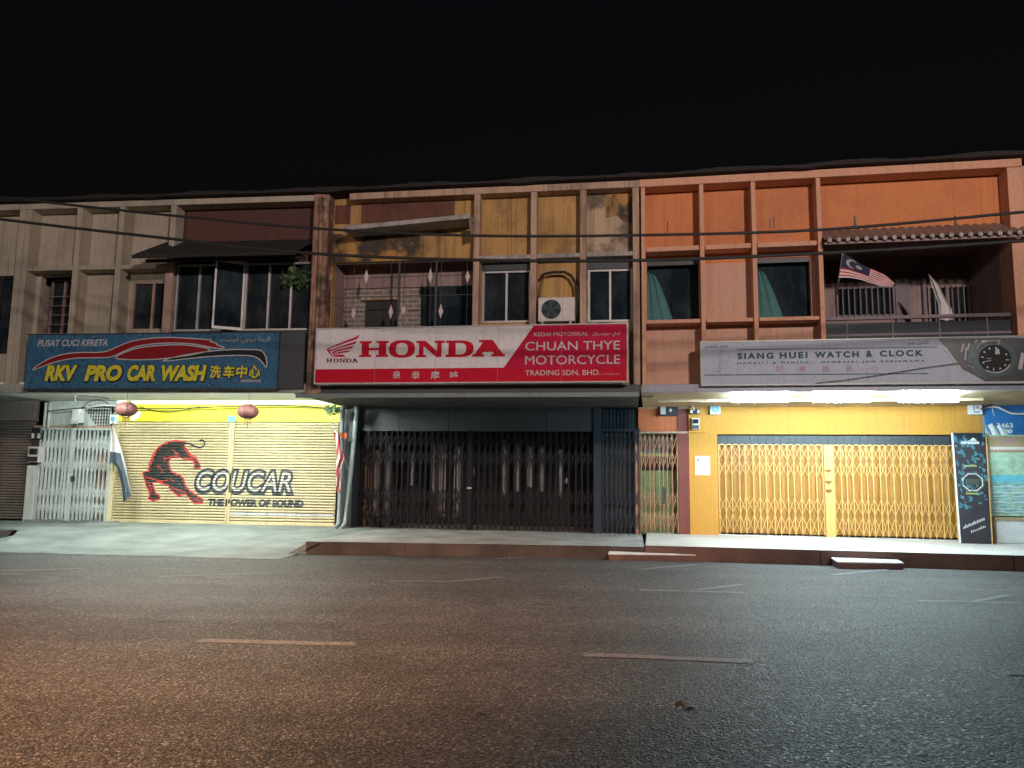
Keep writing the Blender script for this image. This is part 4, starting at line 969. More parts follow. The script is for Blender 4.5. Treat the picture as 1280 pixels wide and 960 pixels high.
m = MB(); m.box(q[0], q[1], -.12, -.03, q[2], q[3]); m.build('blank_panel', 'c_dark', HL)
# ---- right sign
D = -.22; F = D-.006; F2 = D-.010; F3 = D-.014
q = R.rect(877, 424.4, 1290, 479.5, D); q = (q[0], RU+.75, q[2], q[3]); qR = q
sr_ = thing('shop_sign', R, ((q[0]+q[1])/2, D, q[2]), 'pale grey signboard reading SIANG HUEI WATCH & CLOCK with a dark watch picture', 'sign')
m = MB(); m.box(q[0], q[1], D, -.03, q[2], q[3]); m.build('sign_panel', 'sign_grey', sr_)
m = MB(); m.box(q[0]-.02, q[1], D-.014, -.04, q[2]-.015, q[2]+.012); m.box(q[0]-.02, q[1], D-.014, -.04, q[3]-.006, q[3]+.02); m.box(q[0]-.02, q[0]+.0, D-.014, -.04, q[2]+.012, q[3]-.006); m.build('sign_frame', 'white_metal', sr_)
_e = R.u(1280, 450, D)
def rp(x, y):
    k = (x-877)/403.; top, bot = 424.9-4.3*k, 480.2-1.6*k
    return (qR[0]+(_e-qR[0])*k, qR[3]-(qR[3]-qR[2])*(y-top)/(bot-top))
def rrc(x0, y0, x1, y1): a, b = rp(x0, y1), rp(x1, y0); return a[0], b[0], a[1], b[1]
for s_, bx_, mt, o_, sp_ in (('SIANG', (925, 438.6, 972, 447), 'ink_navy', .045, 1.35), ('HUEI', (980, 438, 1016, 446.5), 'ink_navy', .045, 1.35), ('WATCH', (1025, 437.5, 1081, 446), 'ink_navy', .045, 1.35), ('&', (1090, 437, 1098, 445.5), 'ink_navy', .045, 1), ('CLOCK', (1107, 436.5, 1160.5, 445), 'ink_navy', .045, 1.35),
        ('MEMBELI & MENJUAL, MEMBAIKI JAM BERJENAMA', (925, 449.3, 1162, 454.2), 'ink_navy', .03, 1.6), ('KEDAI JAM', (883, 429, 911.5, 432.4), 'ink_navy', .045, 1.1)):
    m = MB(); m.text(s_, rrc(*bx_), F, 0, o_, sp_); m.build('lettering', mt, sr_)
for ch, x in zip('翔輝鐘錶行', (979, 1008.5, 1038.5, 1068, 1099.5)):
    m = MB(); m.text(ch, rrc(x-4.2, 456, x+4.2, 464), F); m.build('lettering', 'ink_pale_red', sr_)
m = MB(); m.text(AR(0xFE9F, 0xFEE2)+' '+AR(*KEDAI), rrc(1143, 425.5, 1168, 431), F); m.build('lettering', 'ink_navy', sr_)
m = MB()
for a, b, w_ in (((925, 434.6), (1178, 433.2), .012), ((880, 467.3), (1165, 467), .014)): m.stroke([rp(*a), rp(*b)], w_, F)
m.build('rule', 'ink_navy', sr_)
m = MB(); c1 = [(904, 435), (900, 440), (899.5, 447), (901, 454), (899, 461), (895, 463.5)]; c2 = [(x+3, y+.6) for x, y in c1]
m.stroke([rp(*p) for p in c1], .012, F); m.stroke([rp(*p) for p in c2], .012, F); m.stroke([rp(904, 435), rp(907, 437.5)], .01, F); m.stroke([rp(905, 449), rp(909, 452), rp(914, 444)], .008, F); m.stroke([rp(912, 460), rp(911, 454), rp(914, 446)], .006, F)
m.build('emblem', 'ink_grey', sr_)
m = MB(); m.flat([(a, b) for a, b in [rp(*p) for p in ((1180, 422.6), (1187, 433), (1196, 447), (1205, 461), (1220, 469), (1233, 477.6))]]+[(qR[1]-.01, qR[2]+.03), (qR[1]-.01, qR[3]-.03)], F); m.build('watch_picture', 'photo_dark', sr_)
wc_ = rp(1245.5, 448.5); s1 = R.u(1246, 450, D)-R.u(1245, 450, D)
m = MB(); m.disc(wc_, 19*s1, 25*s1, F2, 40, 1.1); m.disc(wc_, 25.5*s1, 31*s1, F2, 30, 1.1, 120, 250); m.build('watch_case', 'steel_dark', sr_)
m = MB(); m.disc(wc_, 0, 19*s1, F2, 40, 1.05); m.build('watch_dial', 'ink_black', sr_)
m = MB(); m.disc(wc_, 18.6*s1, 20.2*s1, F3, 30, 1.05, 235, 335)
for k in range(12):
    if k == 1: continue
    a = math.radians(90-30*k-8); c = (wc_[0]+15*s1*1.05*math.cos(a), wc_[1]+15*s1*math.sin(a))
    if k in (3, 6, 9): m.stroke([(c[0]-2*s1*math.cos(a), c[1]-2*s1*math.sin(a)), (c[0]+2*s1*math.cos(a), c[1]+2*s1*math.sin(a))], 1.5*s1, F3)
    else: m.disc(c, 0, 1.35*s1, F3, 10)
m.flat([rp(1247, 436), rp(1251, 436), rp(1252, 443), rp(1246, 443)], F3); m.stroke([rp(1232.5, 452.5), rp(1241, 451)], .012, F3); m.stroke([rp(1236, 448.2), rp(1241, 448.6)], .01, F3)
m.build('watch_marking', 'lume', sr_)
m = MB()
for s_ in (((1186.5, 433.5), (1205, 462)),): m.stroke([rp(*p) for p in s_], .035, F2)
for s_ in (((1216.5, 429), (1214, 437)), ((1212.5, 434), (1210.5, 450)), ((1209.5, 429), (1206.5, 440)), ((1221, 441), (1219, 446))): m.stroke([rp(*p) for p in s_], .022, F2)
m.flat([rp(1224, 425), rp(1254, 425), rp(1252, 431), rp(1240, 430), rp(1227, 436), rp(1221, 433)], F2); m.flat([rp(1214, 455), rp(1217, 452), rp(1221, 461), rp(1214, 458)], F2); m.flat([rp(1277, 441), rp(1281, 442), rp(1277, 463), rp(1272, 462)], F2)
m.build('picture_highlight', 'lume', sr_)
m = MB(); pts = [R.at(x, y, D-.05) for x, y in ((1020, 479), (1060, 474.5), (1110, 467), (1160, 459), (1199, 454))]
m.tube([(a, D-.05, b) for a, b in pts], .006, 6); m.build('loose_cable', 'black_rubber', U=R, org=(pts[0][0], D-.05, pts[0][1]), label='thin dark cable slanting across the lower part of the pale watch signboard', cat='cable', smooth=True)

# ================================================================== LAMPS THAT ARE LIT
for i, (x0, x1) in enumerate(((915, 985), (1016, 1087), (1123, 1196))):
    yy = .6; a, b = R.u(x0, 497, yy), R.u(x1, 497, yy); zc_ = R.z((x0+x1)/2, 497.5, yy)
    lb = ('lit tube light over the left end of the yellow gate, nearest the blue emblem', 'lit tube light above the middle of the yellow folding gate', 'lit tube light above the right end of the yellow gate, nearest the poster boards')[i]
    t = thing('tube_light', R, ((a+b)/2, yy, ZSOF), lb, 'light', 'tube lights over the yellow gate')
    m = MB(); m.box(a-.03, b+.03, yy-.035, yy+.035, ZSOF-.03, ZSOF-.001); m.build('batten', 'white_metal', t)
    m = MB(); m.tube([(a, yy-.01, zc_), (b, yy-.01, zc_)], .078, 16); m.build('tube', 'tube_right', t, smooth=True)
    for u in (a-.025, b): 
        m = MB(); m.box(u, u+.025, yy-.05, yy+.03, zc_-.07, ZSOF-.03); m.build('end_cap', 'white_metal', t)
for i, (x0, x1) in enumerate(((75, 145), (195, 270), (310, 385))):
    yy = .34; a, b = L.u(x0, 497, yy), L.u(x1, 497, yy); zc_ = ZSOF+.115
    t = thing('tube_light', L, ((a+b)/2, yy, ZSOF+.17), ('lit tube light behind the beam above the pale stair gate', 'lit tube light behind the beam above the painted black cat', 'lit tube light behind the beam above the right half of the roller shutter')[i], 'light', 'tube lights behind the left beam')
    m = MB(); m.box(a-.03, b+.03, yy-.035, yy+.035, ZSOF+.145, ZSOF+.169); m.build('batten', 'white_metal', t)
    m = MB(); m.tube([(a, yy, zc_), (b, yy, zc_)], .026, 12); m.build('tube', 'tube_left', t, smooth=True)
def street_lamp(x, y, h, dx, dy, label, energy, target, cone, blend, col):
    t = thing('street_lamp', W, (x, y, 0), label, 'street lamp')
    m = MB(); m.tube([(x, y, 0), (x, y, h*.6), (x, y, h-.3)], [.1, .08, .06], 12); m.build('pole', 'lamp_grey', t, smooth=True)
    m = MB(); m.tube([(x, y, h-.3), (x+dx*.3, y+dy*.3, h+.05), (x+dx, y+dy, h+.15)], .04, 10); m.build('arm', 'lamp_grey', t, smooth=True)
    m = MB(); m.box(x+dx-.14, x+dx+.14, y+dy-.1, y+dy+.6, h+.12, h+.26); m.build('lamp_head', 'lamp_grey', t, bevel=.03)
    ld = bpy.data.lights.new('lamp_light', 'SPOT'); ld.energy = energy; ld.color = col; ld.spot_size = math.radians(cone); ld.spot_blend = blend; ld.shadow_soft_size = .45
    o = bpy.data.objects.new('lamp_light', ld); COL.objects.link(o); o.parent = t
    p = Vector((dx, dy+.25, h+.08)); o.location = p; o.rotation_euler = (Vector(target)-Vector((x, y, 0))-p).to_track_quat('-Z', 'Y').to_euler()
street_lamp(6.0, -9.6, 8.6, 0, 1.6, 'tall street lamp standing across the road on the right', LAMP_FACADE, (0, 15, 12.5), 84, .55, PALE)
street_lamp(-13.0, -9.6, 8.6, 0, 1.6, 'unseen street lamp added as fill across the road on the far left', LAMP_FACADE*.25, (-5, 15, 12.5), 84, .55, PALE)  # added fill lamp, softens the shadows on the house fronts
street_lamp(-6.5, -9.6, 8.0, 1.0, 8.0, 'tall street lamp with a long arm over the road on the left', LAMP_ROAD, (-3.3, 7.3, 0), 54, 1.0, WARM)

# ================================================================== FLAGS, LANTERNS, PLANTS
def lerp_path(pts, t):
    k = min(int(t*(len(pts)-1)), len(pts)-2); f_ = t*(len(pts)-1)-k
    return tuple(a+(b-a)*f_ for a, b in zip(pts[k], pts[k+1]))
top = [(1054.5, 317), (1066, 323), (1078, 331), (1092, 337), (1106, 343), (1118.5, 354)]
bot = [(1048.5, 347), (1060, 347), (1074, 349), (1088, 353.5), (1102, 357.5), (1115, 358.5)]
yf = -.55
def my_flag(s, t):
    a, b = lerp_path(top, s), lerp_path(bot, s); x, y = a[0]+(b[0]-a[0])*t, a[1]+(b[1]-a[1])*t
    d = yf+.07*math.sin(s*9+t*1.5)*s; u, z = R.at(x, y, d); return (u, d, z)
def my_mat(s, t):
    if t < .57 and s < .55:
        dx, dy = (s-.22)/.13, (t-.28)/.2
        if dx*dx+dy*dy < 1 and ((s-.265)/.11)**2+((t-.28)/.17)**2 > 1: return 3
        if ((s-.35)/.06)**2+((t-.28)/.1)**2 < 1: return 3
        return 2
    return int(t*14) % 2
a, b = R.at(1054.5, 314, yf), R.at(1047.5, 366, -.1)
fl = thing('flag', R, (b[0], -.1, b[1]), 'red and white striped flag with a blue canton and crescent on the balcony rail', 'flag')
m = MB(); m.tube([(a[0], yf, a[1]), (b[0], 0, b[1])], .018, 8); m.build('pole', 'white_metal', fl, smooth=True)
m = MB(); m.grid(my_flag, 60, 42, my_mat); m.build('cloth', ['flag_red', 'flag_white', 'flag_blue', 'flag_yellow'], fl, smooth=True)
lf = [(1157.5, 354), (1160, 343), (1163, 352), (1168, 366), (1173, 380), (1173.5, 396), (1174, 409)]
rt = [(1159, 352), (1161.5, 343), (1172, 354), (1180, 370), (1190, 387), (1191, 397), (1191.5, 409)]
def wf(s, t):
    a, b = lerp_path(lf[1:], t), lerp_path(rt[1:], t); x, y = a[0]+(b[0]-a[0])*s, a[1]+(b[1]-a[1])*s
    d = .5+.03*math.sin(s*9+t*3); u, z = R.at(x, y, d); return (u, d, z)
m = MB(); m.grid(wf, 14, 24); u, z = R.at(1161, 343, .5)
m.build('white_flag', 'flag_white', U=R, org=(u, .5, z), label='limp white cloth flag hanging inside the dark balcony', cat='flag', smooth=True)
lf = [(139.5, 532), (139, 545), (138, 560), (137, 577), (146, 583), (152, 606), (154, 628)]
rt = [(142, 532), (147, 548), (152, 562), (157, 580), (161, 600), (163.5, 614), (166, 619)]
yb = 2.5
def bf(s, t):
    a, b = lerp_path(lf, t), lerp_path(rt, t); x, y = a[0]+(b[0]-a[0])*s, a[1]+(b[1]-a[1])*s
    d = yb+.04*math.sin(s*8+t*2); u, z = L.at(x, y, d); return (u, d, z)
a, b = L.at(140.5, 527, yb), L.at(140, 590, yb)
fl = thing('flag', L, (a[0], yb, b[1]), 'dark and white flag drooping beside the pale stair gate', 'flag')
m = MB(); m.tube([(a[0], yb+.02, a[1]), (b[0], yb+.05, b[1])], .012, 8); m.build('pole', 'wood', fl, smooth=True)
m = MB(); m.grid(bf, 20, 40, lambda s, t: 0 if t < .38 or s > .86 else 1); m.build('cloth', ['flag_white', 'flag_dark'], fl, smooth=True)
lf = [(417, 541), (420, 556), (421, 572), (419.5, 590), (420.5, 606), (421, 616)]
rt = [(424, 541), (426.5, 556), (430, 572), (425, 590), (425.5, 606), (426, 616)]
yc = 2.1
def cf(s, t):
    a, b = lerp_path(lf, t), lerp_path(rt, t); x, y = a[0]+(b[0]-a[0])*s, a[1]+(b[1]-a[1])*s
    d = yc+.05*math.sin(s*7+t*5); u, z = C.at(x, y, d); return (u, d, z)
p0, p1 = C.at(410, 513, yc), C.at(437, 592, 2.35)
fl = thing('flag', C, (p1[0], 2.35, p1[1]), 'red and white flag furled on a slanting pole beside the downpipes', 'flag')
m = MB(); m.tube([(p0[0], yc, p0[1]), (p1[0], 2.35, p1[1])], .012, 8); m.build('pole', 'alu', fl, smooth=True)
m = MB(); m.grid(cf, 14, 30, lambda s, t: int((s*2.2+t*7)) % 2); m.build('cloth', ['flag_red', 'flag_white'], fl, smooth=True)
a = C.rect(419, 541, 433, 549, 2.2)
m = MB(); m.grid(lambda s, t: (a[0]+(a[1]-a[0])*s, 2.2+.04*math.sin(s*9), a[3]-(a[3]-a[2])*t*(1-.4*math.sin(s*3.1))), 12, 4)
m.build('rag', 'orange_rag', U=C, org=(a[0], 2.2, a[2]), label='orange rag tied round the pipe above the furled flag', cat='rag', smooth=True)
def lantern(x, y, rpx, d, label):
    u, z = L.at(x, y, d); s = (L.u(x+1, y, d)-L.u(x, y, d)); r = rpx*s
    t = thing('lantern', L, (u, d, z), label, 'lantern', 'paper lanterns under the left soffit')
    m = MB(); m.lathe((u, d, z), [(r*math.sin(math.pi*k/14)*(1+.02*(k % 2)), -r*.76*math.cos(math.pi*k/14)) for k in range(1, 14)], 48)
    m.v = [(u+(a-u)*(1+.035*math.cos(12*math.atan2(b-d, a-u))), d+(b-d)*(1+.035*math.cos(12*math.atan2(b-d, a-u))), c) for a, b, c in m.v]; m.build('lantern_body', 'lantern_red', t, smooth=True)
    for sgn in (-1, 1):
        m = MB(); m.lathe((u, d, z+sgn*r*.76), [(r*.36, -.012), (r*.36, .012)], 16); m.build('cap', 'brass', t)
    m = MB()
    for k in (-2, -1, 0, 1, 2): m.tube([(u+k*r*.14, d, z-r*.77), (u+k*r*.15, d+.01, z-r*(1.25 if k else 1.7))], .008, 5)
    m.build('tassel', 'lantern_red', t)
    m = MB(); m.tube([(u, d, z+r*.77), (u, d, ZSOF+.17)], .006, 5); m.build('cord', 'black_rubber', t)
lantern(158, 511.5, 11.5, 1.2, 'dull red paper lantern hanging over the top left corner of the roller shutter')
lantern(310, 514.5, 12, 1.2, 'dull red paper lantern hanging by the joint between the two roller shutters')
def leafy(U, x, y, d, spread, n, label, size, stem):
    u, z = U.at(x, y, d); s = U.u(x+1, y, d)-U.u(x, y, d); rn = random.Random(int(x))
    t = thing('plant', U, (u, d, z), label, 'plant')
    m = MB()
    for _ in range(n):
        a, b, e = rn.gauss(0, .45), rn.gauss(0, .35), rn.gauss(0, .4)
        c = Vector((u+a*spread[0]*s, d+b*.25, z+e*spread[1]*s)); q = rn.uniform(0, 6.28); l = size*rn.uniform(.6, 1.2); dirv = Vector((math.cos(q), rn.uniform(-.5, .5), math.sin(q)*.7-.2)).normalized(); sd = dirv.cross(Vector((rn.random(), 1, rn.random()))).normalized()*l*.3
        m.add([c, c+dirv*l*.5+sd, c+dirv*l, c+dirv*l*.5-sd], [(0, 1, 2, 3)])
    m.build('foliage', 'leaf', t)
    m = MB(); m.tube([(u+p[0]*s, d+.02, z-p[1]*s) for p in stem], .008, 6); m.build('stem', 'stem', t)
leafy(L, 371, 347, -.1, (16, 11), 130, 'scraggly green plant growing out of the wall beside the casement windows', .11, [(-10, -6), (0, 0), (8, 4), (14, 14)])
leafy(C, 414, 512, 2.0, (9, 6), 70, 'small green creeper hanging from the soffit above the furled flag', .11, [(8, -10), (2, -2), (-3, 3)])

# ================================================================== THINGS ON THE WALLS
def box_thing(name, U, r_, d, th, mt, label, cat, group=None, extra=None):
    q = U.rect(*r_, d); t = thing(name, U, ((q[0]+q[1])/2, d, q[2]), label, cat, group)
    m = MB(); m.box(q[0], q[1], d-th, d, q[2], q[3]); m.build('case', mt, t, bevel=.006)
    if extra: extra(t, q, d-th)
    return t
# air conditioner
q = C.rect(672.5, 371.5, 718.5, 401.5, -.12)
ac = thing('air_conditioner', C, ((q[0]+q[1])/2, 0, q[2]), 'white outdoor air conditioner with a round dark fan grille between two windows', 'air conditioner')
m = MB(); m.box(q[0], q[1], -.12, .2, q[2], q[3]); m.build('case', 'ac_white', ac, bevel=.015)
c_ = (q[0]+(q[1]-q[0])*.36, (q[2]+q[3])/2); rr = (q[3]-q[2])*.40
m = MB(); m.disc(c_, 0, rr, -.126, 32); fn = m.build('fan_opening', 'ink_black', ac)
m = MB()
for k in range(1, 7): m.disc(c_, rr*k/6.5-.004, rr*k/6.5+.004, -.134, 32)
for k in range(8): a = math.pi*k/8; m.stroke([(c_[0]-rr*math.cos(a), c_[1]-rr*math.sin(a)), (c_[0]+rr*math.cos(a), c_[1]+rr*math.sin(a))], .007, -.138)
m.build('fan_grille', 'steel_dark', fn)
m = MB()
for k in range(5): m.disc(c_, rr*.15, rr*.9, -.129, 8, 1, k*72, k*72+38)
m.build('fan_blade', 'steel_dark', fn)
m = MB(); m.box(q[0]+(q[1]-q[0])*.66, q[0]+(q[1]-q[0])*.67, -.124, -.12, q[2]+.02, q[3]-.02); m.build('panel_seam', 'lamp_grey', ac)
m = MB(); m.box(q[0]+.06, q[0]+.11, -.12, .25, q[2]-.06, q[2]-.001); m.box(q[1]-.11, q[1]-.06, -.12, .25, q[2]-.06, q[2]-.001); builds(m, 'bracket', 'lamp_grey', ac)
hp = [C.at(x, y, .1) for x, y in ((676, 347), (680, 343), (692, 340.5), (706, 340.5), (714, 345), (719.5, 355), (721, 368), (721.5, 385), (720, 400))]
m = MB(); m.tube([(a, .08, b) for a, b in hp], .028, 8); m.build('hose', 'black_rubber', ac, smooth=True)
m = MB(); m.tube([(C.u(677, 345), .15, C.z(677, 345)), (C.u(671, 372), .12, C.z(671, 372)), (C.u(669, 400), .1, C.z(669, 400))], .008, 5); m.tube([(C.u(678, 346), .16, C.z(678, 346)), (C.u(674, 372), .12, C.z(674, 372))], .006, 5); m.build('wire', 'black_rubber', ac)
# meters, stickers, papers on the right
def meter_bits(t, q, d):
    m = MB(); w_, h_ = q[1]-q[0], q[3]-q[2]
    m.box(q[0]+w_*.15, q[1]-w_*.15, d-.02, d-.001, q[2]+h_*.5, q[3]-h_*.12); m.build('window', 'window_glass', t)
    m = MB(); m.box(q[0]+w_*.1, q[1]-w_*.1, d-.03, d-.001, q[2]+h_*.06, q[2]+h_*.36); m.build('terminal_cover', 'dark_plastic', t)
mb_ = box_thing('meter_board', R, (860.5, 502, 881.5, 541), G, .04, 'r_yellow', 'yellow wooden backing board carrying the electricity meter beside the stair door', 'board')
box_thing('electricity_meter', R, (864.5, 523, 874, 537), G-.04, .12, 'dull_white', 'grey electricity meter on the yellow backing board', 'meter', extra=meter_bits)
def fuse(t, q, d):
    for k in range(3):
        m = MB(); w_ = (q[1]-q[0])/3; m.box(q[0]+w_*k+.01, q[0]+w_*(k+1)-.01, d-.03, d-.001, q[2]+.02, q[3]-.02); m.build('fuse', 'dull_white' if k != 1 else 'dark_plastic', t)
box_thing('fuse_holder', R, (862, 511.5, 875, 518), G-.04, .06, 'dark_plastic', 'row of small fuse holders above the grey electricity meter', 'fuse box', extra=fuse)
def fanmark(t, q, d):
    c = ((q[0]+q[1])/2, (q[2]+q[3])/2); r = (q[3]-q[2])*.36
    m = MB(); m.disc(c, r*.45, r, d-.004, 24); m.build('blue_ring', 'label_blue', t)
    for k in range(4):
        m = MB(); m.disc(c, r*.1, r*.42, d-.005, 6, 1, k*90+10, k*90+60); m.build('blade_mark', 'label_blue', t)
box_thing('alarm_box', R, (887, 504.5, 900, 518.5), G, .13, 'pale_grey', 'small white box with a blue round emblem under the leftmost tube light', 'box', extra=fanmark)
def lens(t, q, d):
    m = MB(); m.box(q[0]+.03, q[0]+.14, d-.03, d-.001, q[2]+.03, q[3]-.03); m.build('socket', 'dull_white', t)
    m = MB(); m.lathe((q[0]+.24, d-.04, (q[2]+q[3])/2), [(.02, 0), (.035, .01), (.035, .039)], 12, 'y'); m.build('knob', 'dull_white', t)
box_thing('switch_board', R, (824, 506.5, 848, 520), G, .10, 'dark_plastic', 'dark switch box with a pale socket over the rusty stair gate', 'switch box', extra=lens)
def paper_marks(t, q, d):
    m = MB(); w_, h_ = q[1]-q[0], q[3]-q[2]; rn = random.Random(2)
    m.box(q[0]+w_*.1, q[0]+w_*.28, d-.003, d-.001, q[3]-h_*.26, q[3]-h_*.12)
    for r_ in range(6):
        for k in range(8):
            if rn.random() < .75: x = q[0]+w_*(.1+.1*k); z = q[3]-h_*(.36+.1*r_); m.box(x, x+w_*.06, d-.003, d-.001, z-h_*.035, z)
    m.box(q[0]+w_*.42, q[0]+w_*.6, d-.003, d-.001, q[3]-h_*.2, q[3]-h_*.16); m.build('print', 'ink_grey', t)
box_thing('paper_notice', R, (869, 570, 887.5, 594), G, .006, 'pale_grey', 'white printed paper notice taped to the yellow pillar', 'notice', extra=paper_marks)
def calmark(t, q, d):
    w_, h_ = q[1]-q[0], q[3]-q[2]
    m = MB(); m.box(q[0]+w_*.28, q[0]+w_*.42, d-.004, d-.001, q[2]+h_*.35, q[3]-h_*.15); m.disc((q[0]+w_*.62, q[2]+h_*.62), .0, h_*.16, d-.004, 14); m.build('red_mark', 'ink_pale_red', t)
    m = MB(); m.box(q[0]+w_*.3, q[0]+w_*.8, d-.004, d-.001, q[2]+h_*.14, q[2]+h_*.26); m.build('caption', 'ink_grey', t)
box_thing('alarm_box', R, (1209, 504.5, 1225, 518.5), G-.02, .12, 'pale_grey', 'small white box with a reddish emblem between the yellow wall and the blue panel', 'box', extra=calmark)
# blue notice panel with torn paper
q = R.rect(1231, 505, 1290, 543.5, G-.03)
bp_ = thing('notice_panel', R, ((q[0]+q[1])/2, G-.03, q[2]), 'bright blue notice panel with white digits and torn white paper at its foot', 'notice panel')
m = MB(); m.box(q[0], q[0]+.9, G-.06, G+.008, q[2], q[3]); m.build('panel', 'sky_blue_panel', bp_)
r_ = R.rect(1246, 528.5, 1266.5, 535, G-.07); m = MB(); m.text('3463', r_, G-.066, 0, .03); m.build('lettering', 'torn_white', bp_)
r_ = R.rect(1253, 536.5, 1266, 541.5, G-.07); m = MB(); m.text('28', r_, G-.066, 0, .03); m.build('lettering', 'torn_white', bp_)
rn = random.Random(5); a0, a1 = R.u(1231, 535, G-.08), R.u(1262, 540, G-.08); zt_ = R.z(1240, 528, G-.08)
m = MB(); m.grid(lambda s, t: (a0+(a1-a0)*s, G-.075-.02*math.sin(s*17+t*3), q[2]-.01+(zt_-q[2])*t*(1-.75*max(0, s-.35)-.18*abs(math.sin(s*11)))), 24, 5); m.build('torn_paper', 'torn_white', bp_, smooth=True)
# leaning dark poster board with a digital watch
P4 = [(1190.5, 540), (1232, 542), (1240.5, 684), (1201, 682.5)]
dT, dB = 2.72, 2.35
a, b = R.u(1191, 540, dT), R.u(1231.5, 541, dT); c, d_ = R.u(1201.5, 683, dB), R.u(1240, 684, dB); zT = R.z(1210, 541, dT)
po = thing('poster_board', R, ((c+d_)/2, dB, .25), 'tall dark poster board showing a digital watch, leaning beside the yellow gate', 'poster')
def pp(s, t, off=0):       # s 0..1 across, t 0..1 up
    x0, x1 = c+(a-c)*t, d_+(b-d_)*t; return (x0+(x1-x0)*s, dB+(dT-dB)*t-off, .25+(zT-.25)*t)
def panel(m, s0, t0, s1, t1, off): m.poly([pp(s0, t0, off), pp(s1, t0, off), pp(s1, t1, off), pp(s0, t1, off)]); return m
m = MB(); m.hexa([pp(0, 0), pp(1, 0), pp(1, 0, -.04), pp(0, 0, -.04)], [pp(0, 1), pp(1, 1), pp(1, 1, -.04), pp(0, 1, -.04)]); m.build('board', 'poster_dark', po)
def bordr(s0, s1, t0, t1, mt, nm):
    m = MB(); m.hexa([pp(s0, t0, .012), pp(s1, t0, .012), pp(s1, t0, -.05), pp(s0, t0, -.05)], [pp(s0, t1, .012), pp(s1, t1, .012), pp(s1, t1, -.05), pp(s0, t1, -.05)]); m.build(nm, mt, po)
bordr(-.03, -.002, 0, 1, 'torn_white', 'edge_strip'); bordr(1.002, 1.03, 0, 1, 'r_gate', 'edge_strip')
def polyp(m, pts, off): m.poly([pp(s, t, off) for s, t in pts]); return m
m = MB(); rn = random.Random(3)
for k in range(80):
    s, t = rn.random()*.9, rn.choice((rn.uniform(.62, .98), rn.uniform(.62, .98), rn.uniform(.3, .62))); w_, h_ = rn.uniform(.03, .14), rn.uniform(.006, .03); sk = rn.uniform(-.05, .05)
    polyp(m, [(s, t-h_), (s+w_, t-h_+sk*.3), (s+w_+sk*.3, t+h_*.2), (s+sk*.5, t+h_)], .002+.0004*k)
m.build('splash_graphic', 'poster_teal', po)
def ringp(m, cs, ct, r0, r1, off, asp, n=8):
    for k in range(n):
        q0, q1 = math.pi*(2*k+1)/n, math.pi*(2*k+3)/n
        m.poly([pp(cs+r*math.cos(q)*1.0, ct+r*math.sin(q)*asp, off) for r, q in ((r0, q0), (r1, q0), (r1, q1), (r0, q1))])
    return m
m = MB(); ringp(m, .50, .545, .36, .42, .018, .24); ringp(m, .50, .545, .28, .31, .018, .25); panel(m, .33, .495, .67, .505, .019); panel(m, .33, .588, .67, .594, .019); m.build('watch_case', 'steel_dark', po)
m = MB(); ringp(m, .50, .545, .32, .35, .021, .24); m.build('watch_bezel', 'torn_white', po)
m = MB(); panel(m, .30, .518, .70, .575, .021); m.build('watch_display', 'lcd', po)
m = MB()
for k, s in enumerate((.34, .43, .55, .63)):
    for (x0, y0, x1, y1) in ((0, 0, .05, .003), (0, .018, .05, .021), (0, 0, .01, .021), (.04, 0, .05, .021)): panel(m, s+x0, .528+y0, s+x1, .528+y1, .023)
m.build('digit', 'steel_dark', po)
m = MB(); panel(m, .22, .895, .78, .918, .02); polyp(m, [(.3, .925), (.5, .93), (.6, .955), (.66, .945), (.72, .925)], .02); m.build('headline', 'torn_white', po)
m = MB()
for k in range(12): panel(m, .24+k*.045, .90, .252+k*.045, .913, .022)
m.build('headline_gap', 'poster_dark', po)
m = MB(); panel(m, .28, .685, .66, .700, .02); panel(m, .42, .705, .62, .709, .02); panel(m, .26, .435, .7, .447, .02); panel(m, .26, .458, .66, .461, .02); m.build('green_bar', 'poster_green', po)
m = MB(); rn = random.Random(8)
for k in range(13):
    s = .1+k*.055; t = .125+k*.0065; h_ = rn.uniform(.022, .036); polyp(m, [(s, t), (s+.03, t+.002), (s+.045, t+h_), (s+.022, t+h_-.003)], .02)
for k in range(9):
    s = .34+k*.055; t = .092+k*.006; h_ = rn.uniform(.018, .03); polyp(m, [(s, t), (s+.03, t+.002), (s+.045, t+h_), (s+.02, t+h_-.003)], .02)
m.build('handwriting', 'torn_white', po)
# pale display board further right, on a white cabinet
dd_ = 2.75; q = R.rect(1237, 543.5, 1281, 645, dd_)
q = (q[0], q[0]+.86, q[2], q[3])
db_ = thing('display_board', R, ((q[0]+q[1])/2, dd_, q[2]), 'pale teal display board under the blue notice panel, standing on a white cabinet', 'display board')
m = MB(); m.box(q[0], q[1], dd_, dd_+.05, q[2], q[3]); m.build('board', 'board_mint', db_)
H = q[3]-q[2]; Wd = q[1]-q[0]
def pan(nm, mt, s0, t0, s1, t1, off):
    m = MB(); m.flat([(q[0]+Wd*s0, q[2]+H*t0), (q[0]+Wd*s1, q[2]+H*t0), (q[0]+Wd*s1, q[2]+H*t1), (q[0]+Wd*s0, q[2]+H*t1)], dd_-off); return m.build(nm, mt, db_)
pan('top_panel', 'board_tan', .02, .78, .98, .985, .003); pan('headline', 'torn_white', .05, .815, .95, .85, .006)
pan('red_label', 'ink_pale_red', .34, .9, .6, .945, .006); pan('photo_strip', 'board_mint', .02, .47, .98, .77, .003); pan('water_strip', 'board_cyan', .02, .42, .98, .5, .006); pan('lower_picture', 'board_teal', .02, .03, .98, .415, .003)
m = MB(); rn = random.Random(9)
